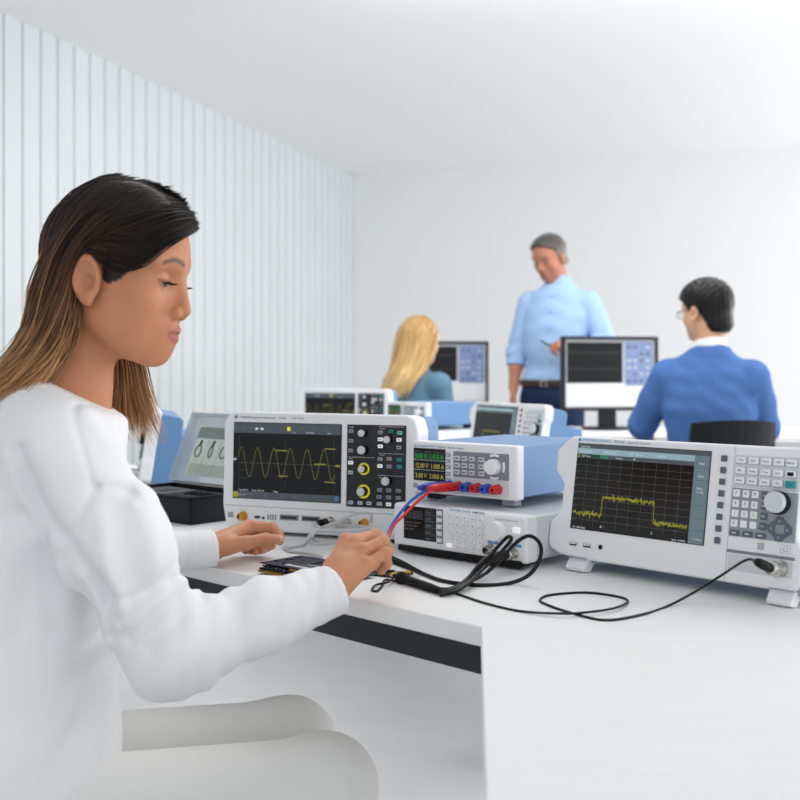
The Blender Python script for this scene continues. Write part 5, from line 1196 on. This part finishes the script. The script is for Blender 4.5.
# banana leads
fs = frame_mtx(R(-40), 0); ps = (.0200, 1.8370, CAM_Z-.2075); ks = .212/.222*mm
def post(i, y_): return wp(0, fs, ps, ((84.5+20.3*i)*ks, y_, 17*ks))
for i, m_, l_, mid, end in [(0, 'bluec', 'blue lead hanging from the near power supply behind the red lead', [at(431, 487, 1.735), at(413, 499, 1.715), at(400, 513, 1.69), at(392, 525, 1.67)], [at(388, 536, 1.65), at(380, 552, 1.60), desk(371, 564, .006)]),
                            (1, 'redc', 'red lead hanging from the near power supply across the function generator', [at(432, 489, 1.715), at(416, 503, 1.70), at(403, 516, 1.68), at(394, 525, 1.665)], [at(389, 535, 1.645), at(383, 550, 1.60), desk(376, 563, .006)])]:
    t0, t1, t2 = post(i, -.016), post(i, -.030), post(i, -.075); t2 = t2+A(-.004, 0, .002)
    c_, o0 = cable('test_lead', [t2]+[t2+(mid[0]-t2)*.4+A(0, 0, .003)]+mid+end, .0023, M[m_], l_)
    MB().tube([tuple(t0+(t2-t0)*k-o0) for k in (0, .12, .3, .7, .85, 1)], .0078, M['red'] if i else M['lblue'], 16, [.85, 1, .95, .95, .7, .45]).build('banana_plug', c_)
# grey probe cables in front of the oscilloscope
fo = frame_mtx(R(-23), R(1.9)); po = (-.305, 1.990, CAM_Z-.235)
q0, q1, q2 = [wp(0, fo, po, (.200, y_, -.033)) for y_ in (-.014, -.02, -.052)]
z0, z1, z2 = [wp(0, fo, po, (.232, y_, -.033)) for y_ in (-.014, -.02, -.045)]
r_ = .0026
c_, o0 = cable('probe_cable', [q2, q2+(q2-q1)*.5, at(320, 528, 1.83), at(311, 534, 1.81), at(308, 540, 1.80), at(316, 544, 1.78), at(332, 543, 1.75), at(348, 540, 1.70), at(356, 548, 1.62), desk(352, 562, .008)], r_, M['gcable'], 'grey probe cable with a black plug in front of the sine wave oscilloscope')
plug(c_, o0, q1, q2, .0068, M['rubber']); MB().tube([tuple(q0-o0), tuple(q1-o0)], .0078, M['chrome'], 16).build('metal_collar', c_)
c_, o0 = cable('probe_cable', [z2, at(368, 527, 1.80), at(357, 530, 1.795), at(334, 530.5, 1.80), at(318, 531, 1.80), at(311, 537, 1.785), desk(304, 545, .003), desk(290, 547.5, .003), desk(284, 547, .003), desk(290, 551, .003), desk(308, 553, .003), desk(322, 557, .004)], r_, M['gcable'], 'grey probe cable running left along the bench to the circuit board')
plug(c_, o0, z1, z2, .0068, M['gcable']); MB().tube([tuple(z0-o0), tuple(z1-o0)], .0078, M['chrome'], 16).build('metal_collar', c_)
c_, o0 = cable('probe_cable', [at(371, 522, 1.83), at(371, 514.5, 1.825), at(364, 513, 1.82), at(353, 515, 1.825), at(338, 522, 1.835), at(322, 527.5, 1.84), at(312, 535, 1.84), desk(316, 541.5, .003), desk(326, 542.5, .003), desk(342, 541.5, .003), desk(362, 540.5, .003)], r_*.9, M['gcable'], 'grey probe cable arching over the socket of the sine wave oscilloscope')
# ------------------------------------------------------------------ light and camera
w = bpy.data.worlds.new('daylight'); SC.world = w; w.use_nodes = True
w.node_tree.nodes['Background'].inputs['Color'].default_value = (.95, .98, 1, 1); w.node_tree.nodes['Background'].inputs['Strength'].default_value = 1.46
def area(name, loc, rot, sx, sy, power, col=(1,1,1)):
    l = bpy.data.lights.new(name, 'AREA'); l.shape = 'RECTANGLE'; l.size = sx; l.size_y = sy; l.energy = power; l.color = col
    o = bpy.data.objects.new(name, l); o.location = loc; o.rotation_euler = rot; COL.objects.link(o); return o
area('side_light', (4.4, 2.0, 1.6), (0, R(90), 0), 2.0, 3.6, 44, (1, .98, .96))  # daylight from the window side on the right
area('side_light', (6.0, 6.2, 1.5), (0, R(90), 0), 2.2, 4.0, 135, (1, .99, .98))  # added fill from the right to brighten the back of the room
area('ceiling_fill', (.4, 3.2, 2.72), (0, 0, 0), 2.2, 1.4, 30, (1, .99, .97))  # added overhead fill kept out of view, not a known lamp
area('ceiling_fill', (1.2, 4.7, 2.72), (R(24), 0, 0), 3.0, .6, 55, (1, .99, .98))  # added fill tilted at the back wall to brighten it, out of view
cam = bpy.data.cameras.new('camera'); co = bpy.data.objects.new('camera', cam); COL.objects.link(co); SC.camera = co
co.location = (0, 0, CAM_Z); co.rotation_euler = (math.pi/2, 0, 0)
cam.sensor_width = 36; cam.sensor_fit = 'HORIZONTAL'; cam.lens = 36*F_PX/800; cam.shift_y = -(400-HOR)/800
cam.clip_start = .05; cam.dof.use_dof = True; cam.dof.focus_distance = 1.62; cam.dof.aperture_fstop = cam.lens/1000/.0085
SC.view_settings.view_transform = 'Standard'; SC.view_settings.look = 'None'; SC.view_settings.exposure = 0.; SC.view_settings.gamma = 1; SC.view_settings.use_curve_mapping = False
SC.cycles.use_denoising = True; SC.cycles.max_bounces = 10; SC.cycles.diffuse_bounces = 8
